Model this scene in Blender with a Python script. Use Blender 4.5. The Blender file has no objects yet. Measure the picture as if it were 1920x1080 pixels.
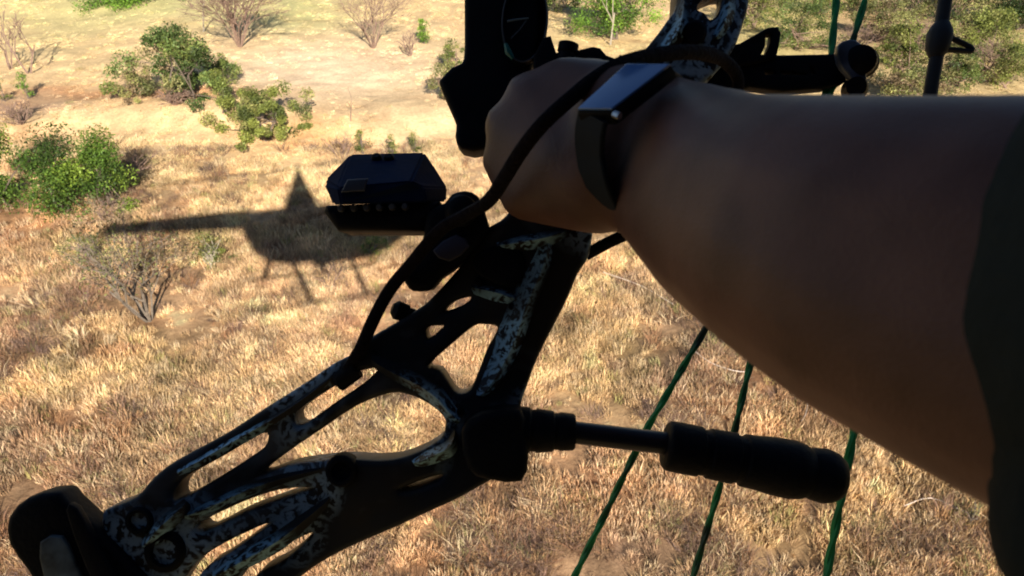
import bpy, bmesh, math, random
import numpy as np
from mathutils import Vector, Matrix
R = math.radians
sc = bpy.context.scene
COL = sc.collection

# ------------------------------------------------------------------ camera
F = 1371.0                      # focal length in pixels of a 1920 px wide frame
PITCH = R(33.0)
CAM = Vector((0, 0, 10.3))
RIGHT = Vector((1, 0, 0))
FWD = Vector((0, math.cos(PITCH), -math.sin(PITCH)))
UP = Vector((0, math.sin(PITCH), math.cos(PITCH)))
cd = bpy.data.cameras.new('camera')
cam = bpy.data.objects.new('camera', cd); COL.objects.link(cam)
cam.location = CAM
cam.rotation_euler = (math.pi/2 - PITCH, 0, 0)
cd.sensor_width = 36.0
cd.lens = F/1920*36
cd.clip_start = 0.01; cd.clip_end = 3000
cd.dof.use_dof = True
cd.dof.focus_distance = 0.8
cd.dof.aperture_fstop = 15.0
sc.camera = cam

def at(px, py, d):
    return CAM + RIGHT*((px-960)/F*d) + UP*((540-py)/F*d) + FWD*d

def rel(x, y, z):               # camera axes, metres
    return CAM + RIGHT*x + UP*y + FWD*z

# ------------------------------------------------------------------ light
SUNDIR = (at(630, 430, 1.0) - CAM).normalized()     # the way the light travels
el = math.asin(-SUNDIR.z)
az_to = math.atan2(-SUNDIR.x, -SUNDIR.y)            # compass of the sun itself, from +Y clockwise
w = bpy.data.worlds.new('World'); sc.world = w; w.use_nodes = True
nt = w.node_tree; nt.nodes.clear()
sky = nt.nodes.new('ShaderNodeTexSky'); sky.sky_type = 'NISHITA'; sky.sun_disc = False
sky.sun_elevation = el; sky.sun_rotation = az_to
sky.air_density = 0.8; sky.dust_density = 0.3; sky.ozone_density = 1.5
bg = nt.nodes.new('ShaderNodeBackground'); bg.inputs[1].default_value = 0.05
wo = nt.nodes.new('ShaderNodeOutputWorld')
nt.links.new(sky.outputs[0], bg.inputs[0]); nt.links.new(bg.outputs[0], wo.inputs[0])
sl = bpy.data.lights.new('sun', 'SUN'); sl.energy = 5.0; sl.angle = R(0.53); sl.color = (1.0, 0.91, 0.79)
so = bpy.data.objects.new('sun', sl); COL.objects.link(so)
so.rotation_euler = SUNDIR.to_track_quat('-Z', 'Y').to_euler()
so.location = CAM + Vector((0, 0, 30))
sc.view_settings.view_transform = 'Standard'; sc.view_settings.look = 'None'
sc.view_settings.exposure = 1.1; sc.view_settings.gamma = 1.0
sc.view_settings.use_curve_mapping = False
sc.cycles.max_bounces = 6

# ------------------------------------------------------------------ helpers
def mat(name, color, rough=0.6, metal=0.0, spec=0.5, nscale=None, namt=0.3, bump=0.0, bscale=80, color2=None):
    m = bpy.data.materials.new(name); m.use_nodes = True
    t = m.node_tree; b = t.nodes['Principled BSDF']
    b.inputs['Base Color'].default_value = (*color, 1)
    b.inputs['Roughness'].default_value = rough
    b.inputs['Metallic'].default_value = metal
    b.inputs['Specular IOR Level'].default_value = spec
    tc = t.nodes.new('ShaderNodeTexCoord')
    if nscale:
        n = t.nodes.new('ShaderNodeTexNoise'); n.inputs['Scale'].default_value = nscale; n.inputs['Detail'].default_value = 5
        t.links.new(tc.outputs['Object'], n.inputs['Vector'])
        r = t.nodes.new('ShaderNodeValToRGB')
        c2 = color2 or tuple(c*(1-namt) for c in color)
        r.color_ramp.elements[0].position = 0.35; r.color_ramp.elements[1].position = 0.65
        r.color_ramp.elements[0].color = (*c2, 1); r.color_ramp.elements[1].color = (*color, 1)
        t.links.new(n.outputs['Fac'], r.inputs[0]); t.links.new(r.outputs[0], b.inputs['Base Color'])
    if bump:
        n = t.nodes.new('ShaderNodeTexNoise'); n.inputs['Scale'].default_value = bscale; n.inputs['Detail'].default_value = 4
        t.links.new(tc.outputs['Object'], n.inputs['Vector'])
        bp = t.nodes.new('ShaderNodeBump'); bp.inputs['Strength'].default_value = bump; bp.inputs['Distance'].default_value = 0.002
        t.links.new(n.outputs['Fac'], bp.inputs['Height']); t.links.new(bp.outputs[0], b.inputs['Normal'])
    return m

def tag(o, label=None, cat=None, group=None, kind=None):
    if label: o['label'] = label
    if cat: o['category'] = cat
    if group: o['group'] = group
    if kind: o['kind'] = kind
    return o

def empty(name, loc, label, cat, group=None):
    o = bpy.data.objects.new(name, None); COL.objects.link(o); o.location = loc
    o.empty_display_size = 0.1
    return tag(o, label, cat, group)

def root_loc(o):
    v = Vector((0, 0, 0))
    while o is not None:
        v += o.location; o = o.parent
    return v

def put(name, me, material=None, parent=None, smooth=True, label=None):
    """me in world coordinates; link it under parent"""
    if isinstance(me, bmesh.types.BMesh):
        bm = me; me = bpy.data.meshes.new(name)
        bmesh.ops.recalc_face_normals(bm, faces=bm.faces[:])
        bm.to_mesh(me); bm.free()
    me.name = name
    o = bpy.data.objects.new(name, me); COL.objects.link(o)
    n = len(me.vertices); co = np.empty(n*3); me.vertices.foreach_get('co', co); co = co.reshape(-1, 3)
    ctr = Vector(((co.max(0)+co.min(0))/2).tolist())
    co -= np.array(ctr); me.vertices.foreach_set('co', co.ravel()); me.update()
    if parent is not None:
        o.parent = parent; o.location = ctr - root_loc(parent)
    else:
        o.location = ctr
    if material is not None:
        if me.materials: me.materials[0] = material
        else: me.materials.append(material)
    if smooth:
        me.polygons.foreach_set('use_smooth', [True]*len(me.polygons))
        try: me.set_sharp_from_angle(angle=R(40))
        except Exception: pass
    if label: o['label'] = label
    return o

def tube(bm, pts, rad, seg=10, cap=True, flat=1.0, side=None):
    """swept tube through pts; rad a number or list; flat squashes along the 2nd frame axis"""
    pts = [Vector(p) for p in pts]; n = len(pts)
    rs = rad if isinstance(rad, (list, tuple)) else [rad]*n
    rings = []; ref = Vector(side) if side is not None else None
    for i, p in enumerate(pts):
        t = (pts[min(i+1, n-1)] - pts[max(i-1, 0)]).normalized()
        if ref is None:
            ref = Vector((0, 0, 1)) if abs(t.z) < 0.9 else Vector((1, 0, 0))
        a = (ref - t*ref.dot(t)).normalized(); ref = a
        b = t.cross(a)
        rings.append([bm.verts.new(p + a*(math.cos(k*2*math.pi/seg)*rs[i]) + b*(math.sin(k*2*math.pi/seg)*rs[i]*flat)) for k in range(seg)])
    for i in range(n-1):
        for k in range(seg):
            bm.faces.new((rings[i][k], rings[i][(k+1) % seg], rings[i+1][(k+1) % seg], rings[i+1][k]))
    if cap:
        bm.faces.new(rings[0][::-1]); bm.faces.new(rings[-1])
    return bm

def lathe(bm, p0, p1, prof, seg=24):
    """prof: list of (t along p0->p1 in 0..1, radius)"""
    p0 = Vector(p0); p1 = Vector(p1)
    ax = (p1-p0).normalized(); a = ax.orthogonal().normalized(); b = ax.cross(a)
    rings = []
    for t, r in prof:
        c = p0.lerp(p1, t)
        rings.append([bm.verts.new(c + (a*math.cos(k*2*math.pi/seg)+b*math.sin(k*2*math.pi/seg))*max(r, 1e-5)) for k in range(seg)])
    for i in range(len(rings)-1):
        for k in range(seg):
            bm.faces.new((rings[i][k], rings[i][(k+1) % seg], rings[i+1][(k+1) % seg], rings[i+1][k]))
    bm.faces.new(rings[0][::-1]); bm.faces.new(rings[-1])
    return bm

def smooth_path(pts, sub=6, closed=False):
    pts = [tuple(p) for p in pts]; n = len(pts); out = []
    rng = range(n) if closed else range(n-1)
    for i in rng:
        if closed:
            p0, p1, p2, p3 = pts[(i-1) % n], pts[i], pts[(i+1) % n], pts[(i+2) % n]
        else:
            p0, p1, p2, p3 = pts[max(i-1, 0)], pts[i], pts[i+1], pts[min(i+2, n-1)]
        for k in range(sub):
            t = k/sub
            out.append(tuple(0.5*((2*b)+(c-a)*t+(2*a-5*b+4*c-d)*t*t+(3*b-a-3*c+d)*t**3) for a, b, c, d in zip(p0, p1, p2, p3)))
    if not closed: out.append(pts[-1])
    return out

def plate(outline, holes, depth, half, bevel=0.003, sub=3, bres=3, shape=None):
    """a solid plate with rounded edges, outlined at a distance; its thickness is 2*half"""
    from mathutils.geometry import delaunay_2d_cdt
    k = depth/F
    loops = []
    for idx, loop in enumerate([outline]+holes):
        pts = smooth_path(loop, sub, True) if sub > 1 else list(loop)
        q = [Vector(((x-960)*k, (540-y)*k)) for x, y in pts]
        ar = sum(q[i].x*q[(i+1) % len(q)].y-q[(i+1) % len(q)].x*q[i].y for i in range(len(q)))
        if (ar > 0) != (idx == 0): q.reverse()
        # even spacing keeps the rounded edge clean
        loops.append(q)
    bevel = min(bevel, half*0.95)
    prof = [(bevel*(1-math.sin(a)), half-bevel*(1-math.cos(a))) for a in [math.pi/2*(1-j/bres) for j in range(bres+1)]]  # wall .. cap
    prof = [(bevel*(1-math.cos(math.pi/2*j/bres)), half-bevel+bevel*math.sin(math.pi/2*j/bres)) for j in range(bres+1)]
    bm = bmesh.new()
    def inset(q, amt):
        n = len(q); out = []
        for i in range(n):
            a, b, c = q[i-1], q[i], q[(i+1) % n]
            e1 = (b-a).normalized(); e2 = (c-b).normalized()
            n1 = Vector((-e1.y, e1.x)); n2 = Vector((-e2.y, e2.x)); m = (n1+n2)
            if m.length < 1e-6: m = n1
            m.normalize(); out.append(b+m*amt/max(0.6, m.dot(n1)))
        return out
    front = []
    for q in loops:
        rings = []
        for ins, z in prof: rings.append((inset(q, ins), z))
        full = [(r, z) for r, z in rings[::-1]] + [(r, -z) for r, z in rings]
        vs = [[bm.verts.new((p.x, p.y, z)) for p in r] for r, z in full]
        for a in range(len(vs)-1):
            for i in range(len(q)):
                j = (i+1) % len(q)
                bm.faces.new((vs[a][i], vs[a+1][i], vs[a+1][j], vs[a][j]))
        front.append(rings[-1][0])
    vin = [p for r in front for p in r]; ed = []; o = 0
    for r in front:
        ed += [(o+i, o+(i+1) % len(r)) for i in range(len(r))]; o += len(r)
    vo, _, fo, *_r = delaunay_2d_cdt(vin, ed, [], 0, 1e-7)
    def inside(p):
        c = False
        for r in front:
            n = len(r)
            for i in range(n):
                a, b = r[i], r[(i+1) % n]
                if (a.y > p.y) != (b.y > p.y) and p.x < (b.x-a.x)*(p.y-a.y)/(b.y-a.y)+a.x: c = not c
        return c
    for z in (half, -half):
        vv = [bm.verts.new((p.x, p.y, z)) for p in vo]
        for f in fo:
            c = Vector((0, 0))
            for i in f: c += vo[i]
            if inside(c/len(f)): bm.faces.new([vv[i] for i in f])
    bmesh.ops.remove_doubles(bm, verts=bm.verts[:], dist=1e-6)
    loose = [v for v in bm.verts if not v.link_faces]
    if loose: bmesh.ops.delete(bm, geom=loose, context='VERTS')
    bmesh.ops.recalc_face_normals(bm, faces=bm.faces[:])
    me = bpy.data.meshes.new('plate'); bm.to_mesh(me); bm.free()
    M = Matrix((RIGHT, UP, -FWD)).transposed().to_4x4()
    M.translation = CAM + FWD*depth
    if shape:
        for v in me.vertices: v.co = shape(v.co)
    me.transform(M)
    return me

def box_bm(bm, c, sx, sy, sz, ax=None, bevel=0.0):
    """box at c with half sizes along axes ax (3 vectors)"""
    ax = ax or (Vector((1, 0, 0)), Vector((0, 1, 0)), Vector((0, 0, 1)))
    vs = []
    for i in (-1, 1):
        for j in (-1, 1):
            for k in (-1, 1):
                vs.append(bm.verts.new(Vector(c) + ax[0]*i*sx + ax[1]*j*sy + ax[2]*k*sz))
    fs = [(0, 1, 3, 2), (4, 6, 7, 5), (0, 4, 5, 1), (2, 3, 7, 6), (0, 2, 6, 4), (1, 5, 7, 3)]
    f = [bm.faces.new([vs[i] for i in q]) for q in fs]
    if bevel:
        es = list({e for q in f for e in q.edges})
        bmesh.ops.bevel(bm, geom=es, offset=bevel, segments=2, affect='EDGES', profile=0.7)
    return bm
CAX = (RIGHT, UP, FWD)

# ------------------------------------------------------------------ noise and ground maths
def vnoise(x, y, seed=0):
    xi = np.floor(x).astype(np.int64); yi = np.floor(y).astype(np.int64)
    xf = x-xi; yf = y-yi
    xf = xf*xf*(3-2*xf); yf = yf*yf*(3-2*yf)
    def h(a, b):
        n = (a*374761393 + b*668265263 + seed*1442695041) & 0x7fffffff
        n = ((n ^ (n >> 13))*1274126177) & 0x7fffffff
        return ((n ^ (n >> 16)) & 0xffff)/65535.0
    return (h(xi, yi)*(1-xf)+h(xi+1, yi)*xf)*(1-yf)+(h(xi, yi+1)*(1-xf)+h(xi+1, yi+1)*xf)*yf

def fbm(x, y, seed=0, oct=4):
    s = 0; a = 0.5; tot = 0
    for o in range(oct):
        s = s + a*vnoise(x*2**o, y*2**o, seed+o*7); tot += a; a *= 0.55
    return s/tot

def ground_px(x, y):            # where a ground point shows in the 1920 frame
    f = y*math.cos(PITCH) + CAM.z*math.sin(PITCH)
    f = np.maximum(f, 0.5)
    u = y*math.sin(PITCH) - CAM.z*math.cos(PITCH)
    return 960 + x/f*F, 540 - u/f*F

def hgt(x, y):
    x = np.asarray(x, float); y = np.asarray(y, float)
    px, py = ground_px(x, y)
    h = 0.5*(fbm(x/9, y/9, 3, 3)-0.5) + 0.16*(fbm(x/1.6, y/1.6, 11, 3)-0.5)
    # low eroded bank running across the left, about 30 m out
    yb = 27.5 + 1.2*np.sin(x*0.35+0.5) + 1.5*(fbm(x/3, x*0+2, 5, 2)-0.5) + 0.12*(x+8)
    m = 1/(1+np.exp(-(y-yb)/0.35)) * np.clip((2-x)/5, 0, 1)
    h = h + 0.55*m*np.exp(-np.maximum(y-yb, 0)/14.0)
    far = np.clip((np.hypot(x, y)-70)/200, 0, 1)
    return h*(1-far*0.7) + far*3*(fbm(x/60, y/60, 9, 3)-0.5)

def from_px(px, py):            # a point on the ground seen at a pixel
    d = RIGHT*((px-960)/F) + UP*((540-py)/F) + FWD
    t = -CAM.z/d.z
    for _ in range(4):
        p = CAM + d*t
        t = -(CAM.z-float(hgt(p.x, p.y)))/d.z
    p = CAM + d*t
    return Vector((p.x, p.y, float(hgt(p.x, p.y))))

# patches of different ground and some painted shade: px, py, rx, ry, colour, strength
PALE = (0.60, 0.46, 0.25); GREEN = (0.36, 0.39, 0.15); DRY = (0.48, 0.325, 0.18); RUST = (0.40, 0.21, 0.10)
BROWN = (0.24, 0.155, 0.10); STRAW = (0.56, 0.42, 0.20); MAUVE = (0.30, 0.21, 0.15)
PATCH = [
 (300, 20, 330, 50, (0.46, 0.48, 0.21), .85), (100, 60, 200, 60, (0.55, 0.50, 0.24), .6), (560, 40, 80, 70, (0.42, 0.46, 0.2), .7),
 (650, 150, 260, 70, (0.72, 0.58, 0.38), .95), (560, 130, 120, 40, (0.74, 0.60, 0.40), .85), (300, 95, 200, 35, (0.62, 0.48, 0.26), .6),
 (780, 240, 110, 60, (0.62, 0.49, 0.28), .8), (170, 190, 260, 14, RUST, .75), (330, 195, 120, 12, (0.42, 0.19, 0.08), .6),
 (60, 215, 90, 20, MAUVE, .8), (560, 265, 110, 22, (0.50, 0.28, 0.11), .7), (330, 250, 200, 45, PALE, .5),
 (470, 330, 150, 60, (0.60, 0.44, 0.22), .7), (60, 430, 160, 60, RUST, .6), (130, 400, 80, 22, (0.38, 0.20, 0.09), .5),
 (160, 470, 60, 20, GREEN, .55), (390, 460, 70, 22, GREEN, .5), (700, 460, 60, 25, GREEN, .7),
 (170, 670, 200, 70, STRAW, .8), (60, 760, 120, 60, STRAW, .6), (20, 620, 80, 50, MAUVE, .7), (60, 860, 130, 60, MAUVE, .65),
 (400, 740, 160, 60, (0.50, 0.38, 0.19), .4), (760, 800, 90, 45, (0.62, 0.48, 0.24), .8), (690, 780, 40, 60, RUST, .5),
 (1130, 620, 100, 160, STRAW, .8), (1270, 570, 70, 50, MAUVE, .8), (1270, 700, 120, 60, MAUVE, .6), (1420, 700, 140, 50, (0.36, 0.22, 0.12), .6),
 (1350, 625, 45, 22, (0.22, 0.34, 0.06), .95), (1550, 760, 120, 50, (0.42, 0.22, 0.10), .7), (1100, 870, 160, 60, (0.46, 0.28, 0.15), .6),
 (930, 960, 60, 90, (0.42, 0.23, 0.11), .6), (1480, 980, 150, 90, STRAW, .6), (1180, 1020, 140, 70, MAUVE, .55), (1750, 900, 150, 80, STRAW, .5),
 (1380, 1040, 60, 50, BROWN, .6), (1700, 1040, 160, 60, RUST, .3), (1820, 960, 50, 30, (0.36, 0.34, 0.12), .6),
 (880, 110, 60, 40, (0.42, 0.38, 0.18), .5), (900, 320, 80, 60, (0.42, 0.31, 0.18), .7), (1060, 60, 60, 60, (0.55, 0.46, 0.22), .6),
 (1450, 60, 130, 90, (0.40, 0.39, 0.14), .8), (1700, 120, 230, 90, (0.34, 0.29, 0.15), .75), (1700, 60, 90, 40, (0.20, 0.16, 0.11), .7),  # the darkest brown is painted shade among the top right scrub
 (1640, 20, 70, 25, (0.50, 0.33, 0.2), .6), (1870, 60, 90, 90, (0.28, 0.28, 0.10), .7), (1180, 90, 100, 40, (0.55, 0.45, 0.22), .6),
]
def gcol(x, y):
    px, py = ground_px(x, y)
    w1 = fbm(x/2.2, y/2.2, 21, 4); w2 = fbm(x/2.2+50, y/2.2, 33, 4)
    qx = px + (w1-0.5)*160*np.clip(py/500, .35, 1.3); qy = py + (w2-0.5)*90*np.clip(py/500, .3, 1.3)
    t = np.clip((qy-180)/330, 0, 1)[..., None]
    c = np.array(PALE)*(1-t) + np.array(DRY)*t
    for (cx, cy, rx, ry, col, s) in PATCH:
        g = np.exp(-((qx-cx)/rx)**2-((qy-cy)/ry)**2)[..., None]*s
        c = c*(1-g) + np.array(col)*g
    n = fbm(x/0.9, y/0.9, 41, 4); n2 = fbm(x/0.35, y/0.35, 57, 3)
    amp = (0.35+0.8*np.clip((py-200)/300, 0, 1))
    k = 1 + amp*((n-0.5)*1.5 + (n2-0.5)*0.9)
    c = c*k[..., None]
    r = np.clip((fbm(x/1.3, y/1.3, 77, 3)-0.52)*4, 0, 1)*amp
    c = c*(1-r[..., None]*0.55) + np.array((0.42, 0.22, 0.11))*r[..., None]*0.55
    # outside of the frame it goes on as mixed dry veld
    out = np.clip((np.maximum(np.abs(px-960)-1000, -py-40))/300, 0, 1)[..., None]
    mid = np.array((0.48, 0.38, 0.18))*k[..., None]
    c = c*np.array((1.08, 1.05, 1.10))
    big = np.clip((fbm(x/3.5, y/3.5, 171, 3)-.5)*3.2, -1, 1)*np.clip((py-230)/250, .1, 1)
    c = c*(1+.26*big)[..., None]
    return np.clip(c*(1-out)+mid*out, 0.02, 0.8)

# ------------------------------------------------------------------ ground sheet
def axis(a, b, fine, far, growth=1.13):
    v = list(np.arange(a, b, fine)); s = fine
    while v[-1] < far: s *= growth; v.append(v[-1]+s)
    s = fine
    while v[0] > -far: s *= growth; v.insert(0, v[0]-s)
    return np.array(v)
gx = axis(-26, 26, 0.13, 900); gy = axis(4, 44, 0.13, 900)
X, Y = np.meshgrid(gx, gy)
Z = hgt(X, Y) + 0.05*(fbm(X/0.35, Y/0.35, 91, 3)-0.5)*np.exp(-np.hypot(X, Y)/60)
me = bpy.data.meshes.new('ground')
nx, ny = len(gx), len(gy)
V = np.stack([X, Y, Z], -1).reshape(-1, 3)
i = np.arange((ny-1)*(nx-1)); r_, c_ = i//(nx-1), i % (nx-1); a = r_*nx+c_
Fc = np.stack([a, a+1, a+nx+1, a+nx], -1)
me.vertices.add(len(V)); me.vertices.foreach_set('co', V.ravel())
me.loops.add(Fc.size); me.loops.foreach_set('vertex_index', Fc.ravel())
me.polygons.add(len(Fc)); me.polygons.foreach_set('loop_start', np.arange(len(Fc))*4)
me.polygons.foreach_set('use_smooth', np.ones(len(Fc), bool))
me.update(calc_edges=True)
ca = me.color_attributes.new('col', 'FLOAT_COLOR', 'POINT')
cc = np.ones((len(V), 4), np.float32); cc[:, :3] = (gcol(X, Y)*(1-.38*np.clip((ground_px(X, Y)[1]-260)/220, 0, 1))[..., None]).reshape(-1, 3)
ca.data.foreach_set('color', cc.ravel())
gm = bpy.data.materials.new('dry_ground'); gm.use_nodes = True
t = gm.node_tree; b = t.nodes['Principled BSDF']; b.inputs['Roughness'].default_value = 0.95; b.inputs['Specular IOR Level'].default_value = 0.1
an = t.nodes.new('ShaderNodeAttribute'); an.attribute_name = 'col'
tc = t.nodes.new('ShaderNodeTexCoord')
n1 = t.nodes.new('ShaderNodeTexNoise'); n1.inputs['Scale'].default_value = 9; n1.inputs['Detail'].default_value = 8; n1.inputs['Roughness'].default_value = 0.7
t.links.new(tc.outputs['Object'], n1.inputs['Vector'])
rp = t.nodes.new('ShaderNodeValToRGB'); rp.color_ramp.elements[0].position = 0.3; rp.color_ramp.elements[0].color = (0.68, 0.62, 0.58, 1)
rp.color_ramp.elements[1].position = 0.7; rp.color_ramp.elements[1].color = (1.15, 1.12, 1.05, 1)
t.links.new(n1.outputs['Fac'], rp.inputs[0])
mx = t.nodes.new('ShaderNodeMix'); mx.data_type = 'RGBA'; mx.blend_type = 'MULTIPLY'; mx.inputs[0].default_value = 1
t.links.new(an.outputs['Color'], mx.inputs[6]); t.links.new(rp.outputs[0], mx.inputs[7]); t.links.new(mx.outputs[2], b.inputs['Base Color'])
bp = t.nodes.new('ShaderNodeBump'); bp.inputs['Strength'].default_value = 0.8; bp.inputs['Distance'].default_value = 0.05
t.links.new(n1.outputs['Fac'], bp.inputs['Height']); t.links.new(bp.outputs[0], b.inputs['Normal'])
me.materials.append(gm)
g = bpy.data.objects.new('ground', me); COL.objects.link(g)
tag(g, 'dry straw coloured veld ground with rusty and green patches', None, kind='structure')

# ------------------------------------------------------------------ grass (instances of small tufts)
tm = bpy.data.materials.new('grass_blades'); tm.use_nodes = True
t = tm.node_tree; b = t.nodes['Principled BSDF']; b.inputs['Roughness'].default_value = 0.75; b.inputs['Specular IOR Level'].default_value = 0.2
an = t.nodes.new('ShaderNodeAttribute'); an.attribute_type = 'INSTANCER'; an.attribute_name = 'gcol'
vb = t.nodes.new('ShaderNodeAttribute'); vb.attribute_name = 'blade'
mx = t.nodes.new('ShaderNodeMix'); mx.data_type = 'RGBA'; mx.blend_type = 'MULTIPLY'; mx.inputs[0].default_value = 1
t.links.new(an.outputs['Color'], mx.inputs[6]); t.links.new(vb.outputs['Color'], mx.inputs[7]); t.links.new(mx.outputs[2], b.inputs['Base Color'])

def tuft(seed, n, h, spread, lean, wid):
    rnd = random.Random(seed); vs = []; fs = []; cs = []
    for k in range(n):
        a = rnd.uniform(0, 6.283); r = spread*math.sqrt(rnd.random())
        x, y = math.cos(a)*r, math.sin(a)*r
        hh = h*rnd.uniform(0.5, 1.1); la = a + rnd.uniform(-.8, .8); l = lean*rnd.uniform(0.2, 1.3)*hh
        wa = rnd.uniform(0, 3.14); wx, wy = math.cos(wa)*wid, math.sin(wa)*wid
        lx, ly = math.cos(la)*l, math.sin(la)*l
        i0 = len(vs)
        vs += [(x-wx, y-wy, -0.03), (x+wx, y+wy, -0.03), (x+lx*.35-wx*.8, y+ly*.35-wy*.8, hh*.6), (x+lx*.35+wx*.8, y+ly*.35+wy*.8, hh*.6), (x+lx, y+ly, hh)]
        fs += [(i0, i0+1, i0+3, i0+2), (i0+2, i0+3, i0+4)]
        v = rnd.uniform(0.6, 1.35); cs += [(v*rnd.uniform(.96, 1.05), v, v*rnd.uniform(.85, 1.0), 1)]*5
    m = bpy.data.meshes.new('tuft'); m.from_pydata(vs, [], fs); m.materials.append(tm)
    ca = m.color_attributes.new('blade', 'FLOAT_COLOR', 'POINT'); ca.data.foreach_set('color', np.array(cs, np.float32).ravel())
    return bpy.data.objects.new('tuft', m)
tcol = bpy.data.collections.new('tuft_kinds')
for k in range(6):
    o = tuft(k, 34, 0.15+0.025*(k % 3), 0.085, 0.38, 0.0042)
    tcol.objects.link(o)

def scatter(name, P, colr, rotz, scl, label, tilt=0.15):
    m = bpy.data.meshes.new(name); m.vertices.add(len(P)); m.vertices.foreach_set('co', P.astype(np.float32).ravel())
    for an_, ty, dat in (('gcol', 'FLOAT_COLOR', colr), ('rot', 'FLOAT_VECTOR', rotz), ('scl', 'FLOAT_VECTOR', scl)):
        at_ = m.attributes.new(an_, ty, 'POINT')
        at_.data.foreach_set('color' if ty == 'FLOAT_COLOR' else 'vector', dat.astype(np.float32).ravel())
    ob = bpy.data.objects.new(name, m); COL.objects.link(ob)
    ng = bpy.data.node_groups.new(name, 'GeometryNodeTree')
    ng.interface.new_socket('Geometry', in_out='INPUT', socket_type='NodeSocketGeometry')
    ng.interface.new_socket('Geometry', in_out='OUTPUT', socket_type='NodeSocketGeometry')
    gi = ng.nodes.new('NodeGroupInput'); go = ng.nodes.new('NodeGroupOutput')
    ci = ng.nodes.new('GeometryNodeCollectionInfo'); ci.inputs['Collection'].default_value = tcol
    ci.inputs['Separate Children'].default_value = True; ci.inputs['Reset Children'].default_value = True
    mp = ng.nodes.new('GeometryNodeMeshToPoints')
    ip = ng.nodes.new('GeometryNodeInstanceOnPoints'); ip.inputs['Pick Instance'].default_value = True
    def named(nm):
        q = ng.nodes.new('GeometryNodeInputNamedAttribute'); q.data_type = 'FLOAT_VECTOR'; q.inputs[0].default_value = nm; return q.outputs[0]
    L = ng.links.new
    L(gi.outputs[0], mp.inputs[0]); L(mp.outputs[0], ip.inputs['Points']); L(ci.outputs[0], ip.inputs['Instance'])
    L(named('rot'), ip.inputs['Rotation']); L(named('scl'), ip.inputs['Scale']); L(ip.outputs[0], go.inputs[0])
    md = ob.modifiers.new('scatter', 'NODES'); md.node_group = ng
    tag(ob, label, None, kind='stuff')
    return ob

rs = np.random.RandomState(5)
def grass_points(n, y0, y1):
    # more per area nearer; slant width of the view plus a margin
    u = rs.rand(n); y = y0 + (y1-y0)*u**1.0
    hw = (y*0.84+5.6)*0.75 + 2.5
    keep = rs.rand(n) < hw/hw.max()
    y = y[keep]; hw = hw[keep]
    x = (rs.rand(len(y))*2-1)*hw
    return x, y
def make_grass(name, n, y0, y1, label, smin, smax, bright=1.0):
    x, y = grass_points(n, y0, y1)
    px, py = ground_px(x, y)
    den = fbm(x/1.1, y/1.1, 101, 3)
    # bare sandy band is left short and thin
    band = np.exp(-((px-650)/230)**2-((py-150)/75)**2) + np.exp(-((px-780)/110)**2-((py-240)/50)**2) + 0.7*np.exp(-((px-300)/330)**2-((py-40)/60)**2)
    keep = rs.rand(len(x)) < np.clip((den-0.36)*5.0, 0.06, 1)*(1-0.93*np.clip(band, 0, 1))
    x, y, px, py, den = x[keep], y[keep], px[keep], py[keep], den[keep]
    z = hgt(x, y)
    cl = (fbm(x/0.5, y/0.5, 131, 3)-.5)
    c = gcol(x, y)*(rs.uniform(0.7, 1.35, (len(x), 1))*(1+1.1*cl[:, None]))*bright
    mv = np.clip((fbm(x/0.8, y/0.8, 151, 3)-.56)*5, 0, 1)[:, None]*np.clip((py-250)/200, 0, 1)[:, None]
    c = c*(1-mv*.6)+np.array((.24, .13, .10))*mv*.6
    pal = rs.rand(len(x)) < 0.22; c[pal] = c[pal]*0.45 + np.array((0.74, 0.58, 0.39))*0.55
    gr = (rs.rand(len(x)) < 0.05); c[gr] = c[gr]*0.5+np.array((0.20, 0.27, 0.06))*0.5
    col = np.ones((len(x), 4)); col[:, :3] = np.clip(c, 0.02, 0.85)
    rot = np.stack([rs.normal(0, .16, len(x)), rs.normal(0, .16, len(x)), rs.rand(len(x))*6.283], -1)
    lo = np.clip((py-150)/260, 0.25, 1)
    s = (smin+(smax-smin)*rs.rand(len(x))**1.5)*(0.55+0.8*den)
    scl = np.stack([s*1.15, s*1.15, s*lo*rs.uniform(.7, 1.3, len(x))], -1)
    scatter(name, np.stack([x, y, z], -1), col, rot, scl, label)
make_grass('dry_grass', 150000, 4.5, 26, 'dry straw and rust coloured grass covering the near ground', 0.55, 1.45)
make_grass('short_grass', 75000, 25, 62, 'short pale dry grass on the farther ground', 0.5, 1.5)

wcol = bpy.data.collections.new('weed_kinds')
for k in range(5):
    wcol.objects.link(tuft(40+k, 46, 0.30+0.04*(k % 3), 0.16, 1.15, 0.0045))
tcol_keep = tcol; tcol = wcol
def make_weeds(n, seed):
    r = np.random.RandomState(seed); y = 5+r.rand(n)**1.3*26; hw = (y*0.84+5.6)*0.75+2.5; x = (r.rand(n)*2-1)*hw
    px, py = ground_px(x, y); d = fbm(x/1.6, y/1.6, 201, 3)
    k = (r.rand(n) < np.clip((d-.47)*6, 0.02, 1)) & (py > 270); x, y, px, py = x[k], y[k], px[k], py[k]
    pal = np.array([(.20, .125, .095), (.30, .16, .09), (.15, .10, .085), (.42, .28, .15), (.26, .24, .11), (.60, .46, .30)])
    c = pal[r.choice(6, len(x), p=[.28, .22, .2, .14, .06, .10])]*r.uniform(.7, 1.3, (len(x), 1))
    col = np.ones((len(x), 4)); col[:, :3] = c
    s_ = r.uniform(.45, 1.15, len(x)); rot = np.stack([r.normal(0, .2, len(x)), r.normal(0, .2, len(x)), r.rand(len(x))*6.283], -1)
    scatter('dry_weeds', np.stack([x, y, hgt(x, y)], -1), col, rot, np.stack([s_, s_, s_*r.uniform(.5, 1, len(x))], -1), 'brown and mauve dead weeds tangled in clumps among the dry grass')
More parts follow.
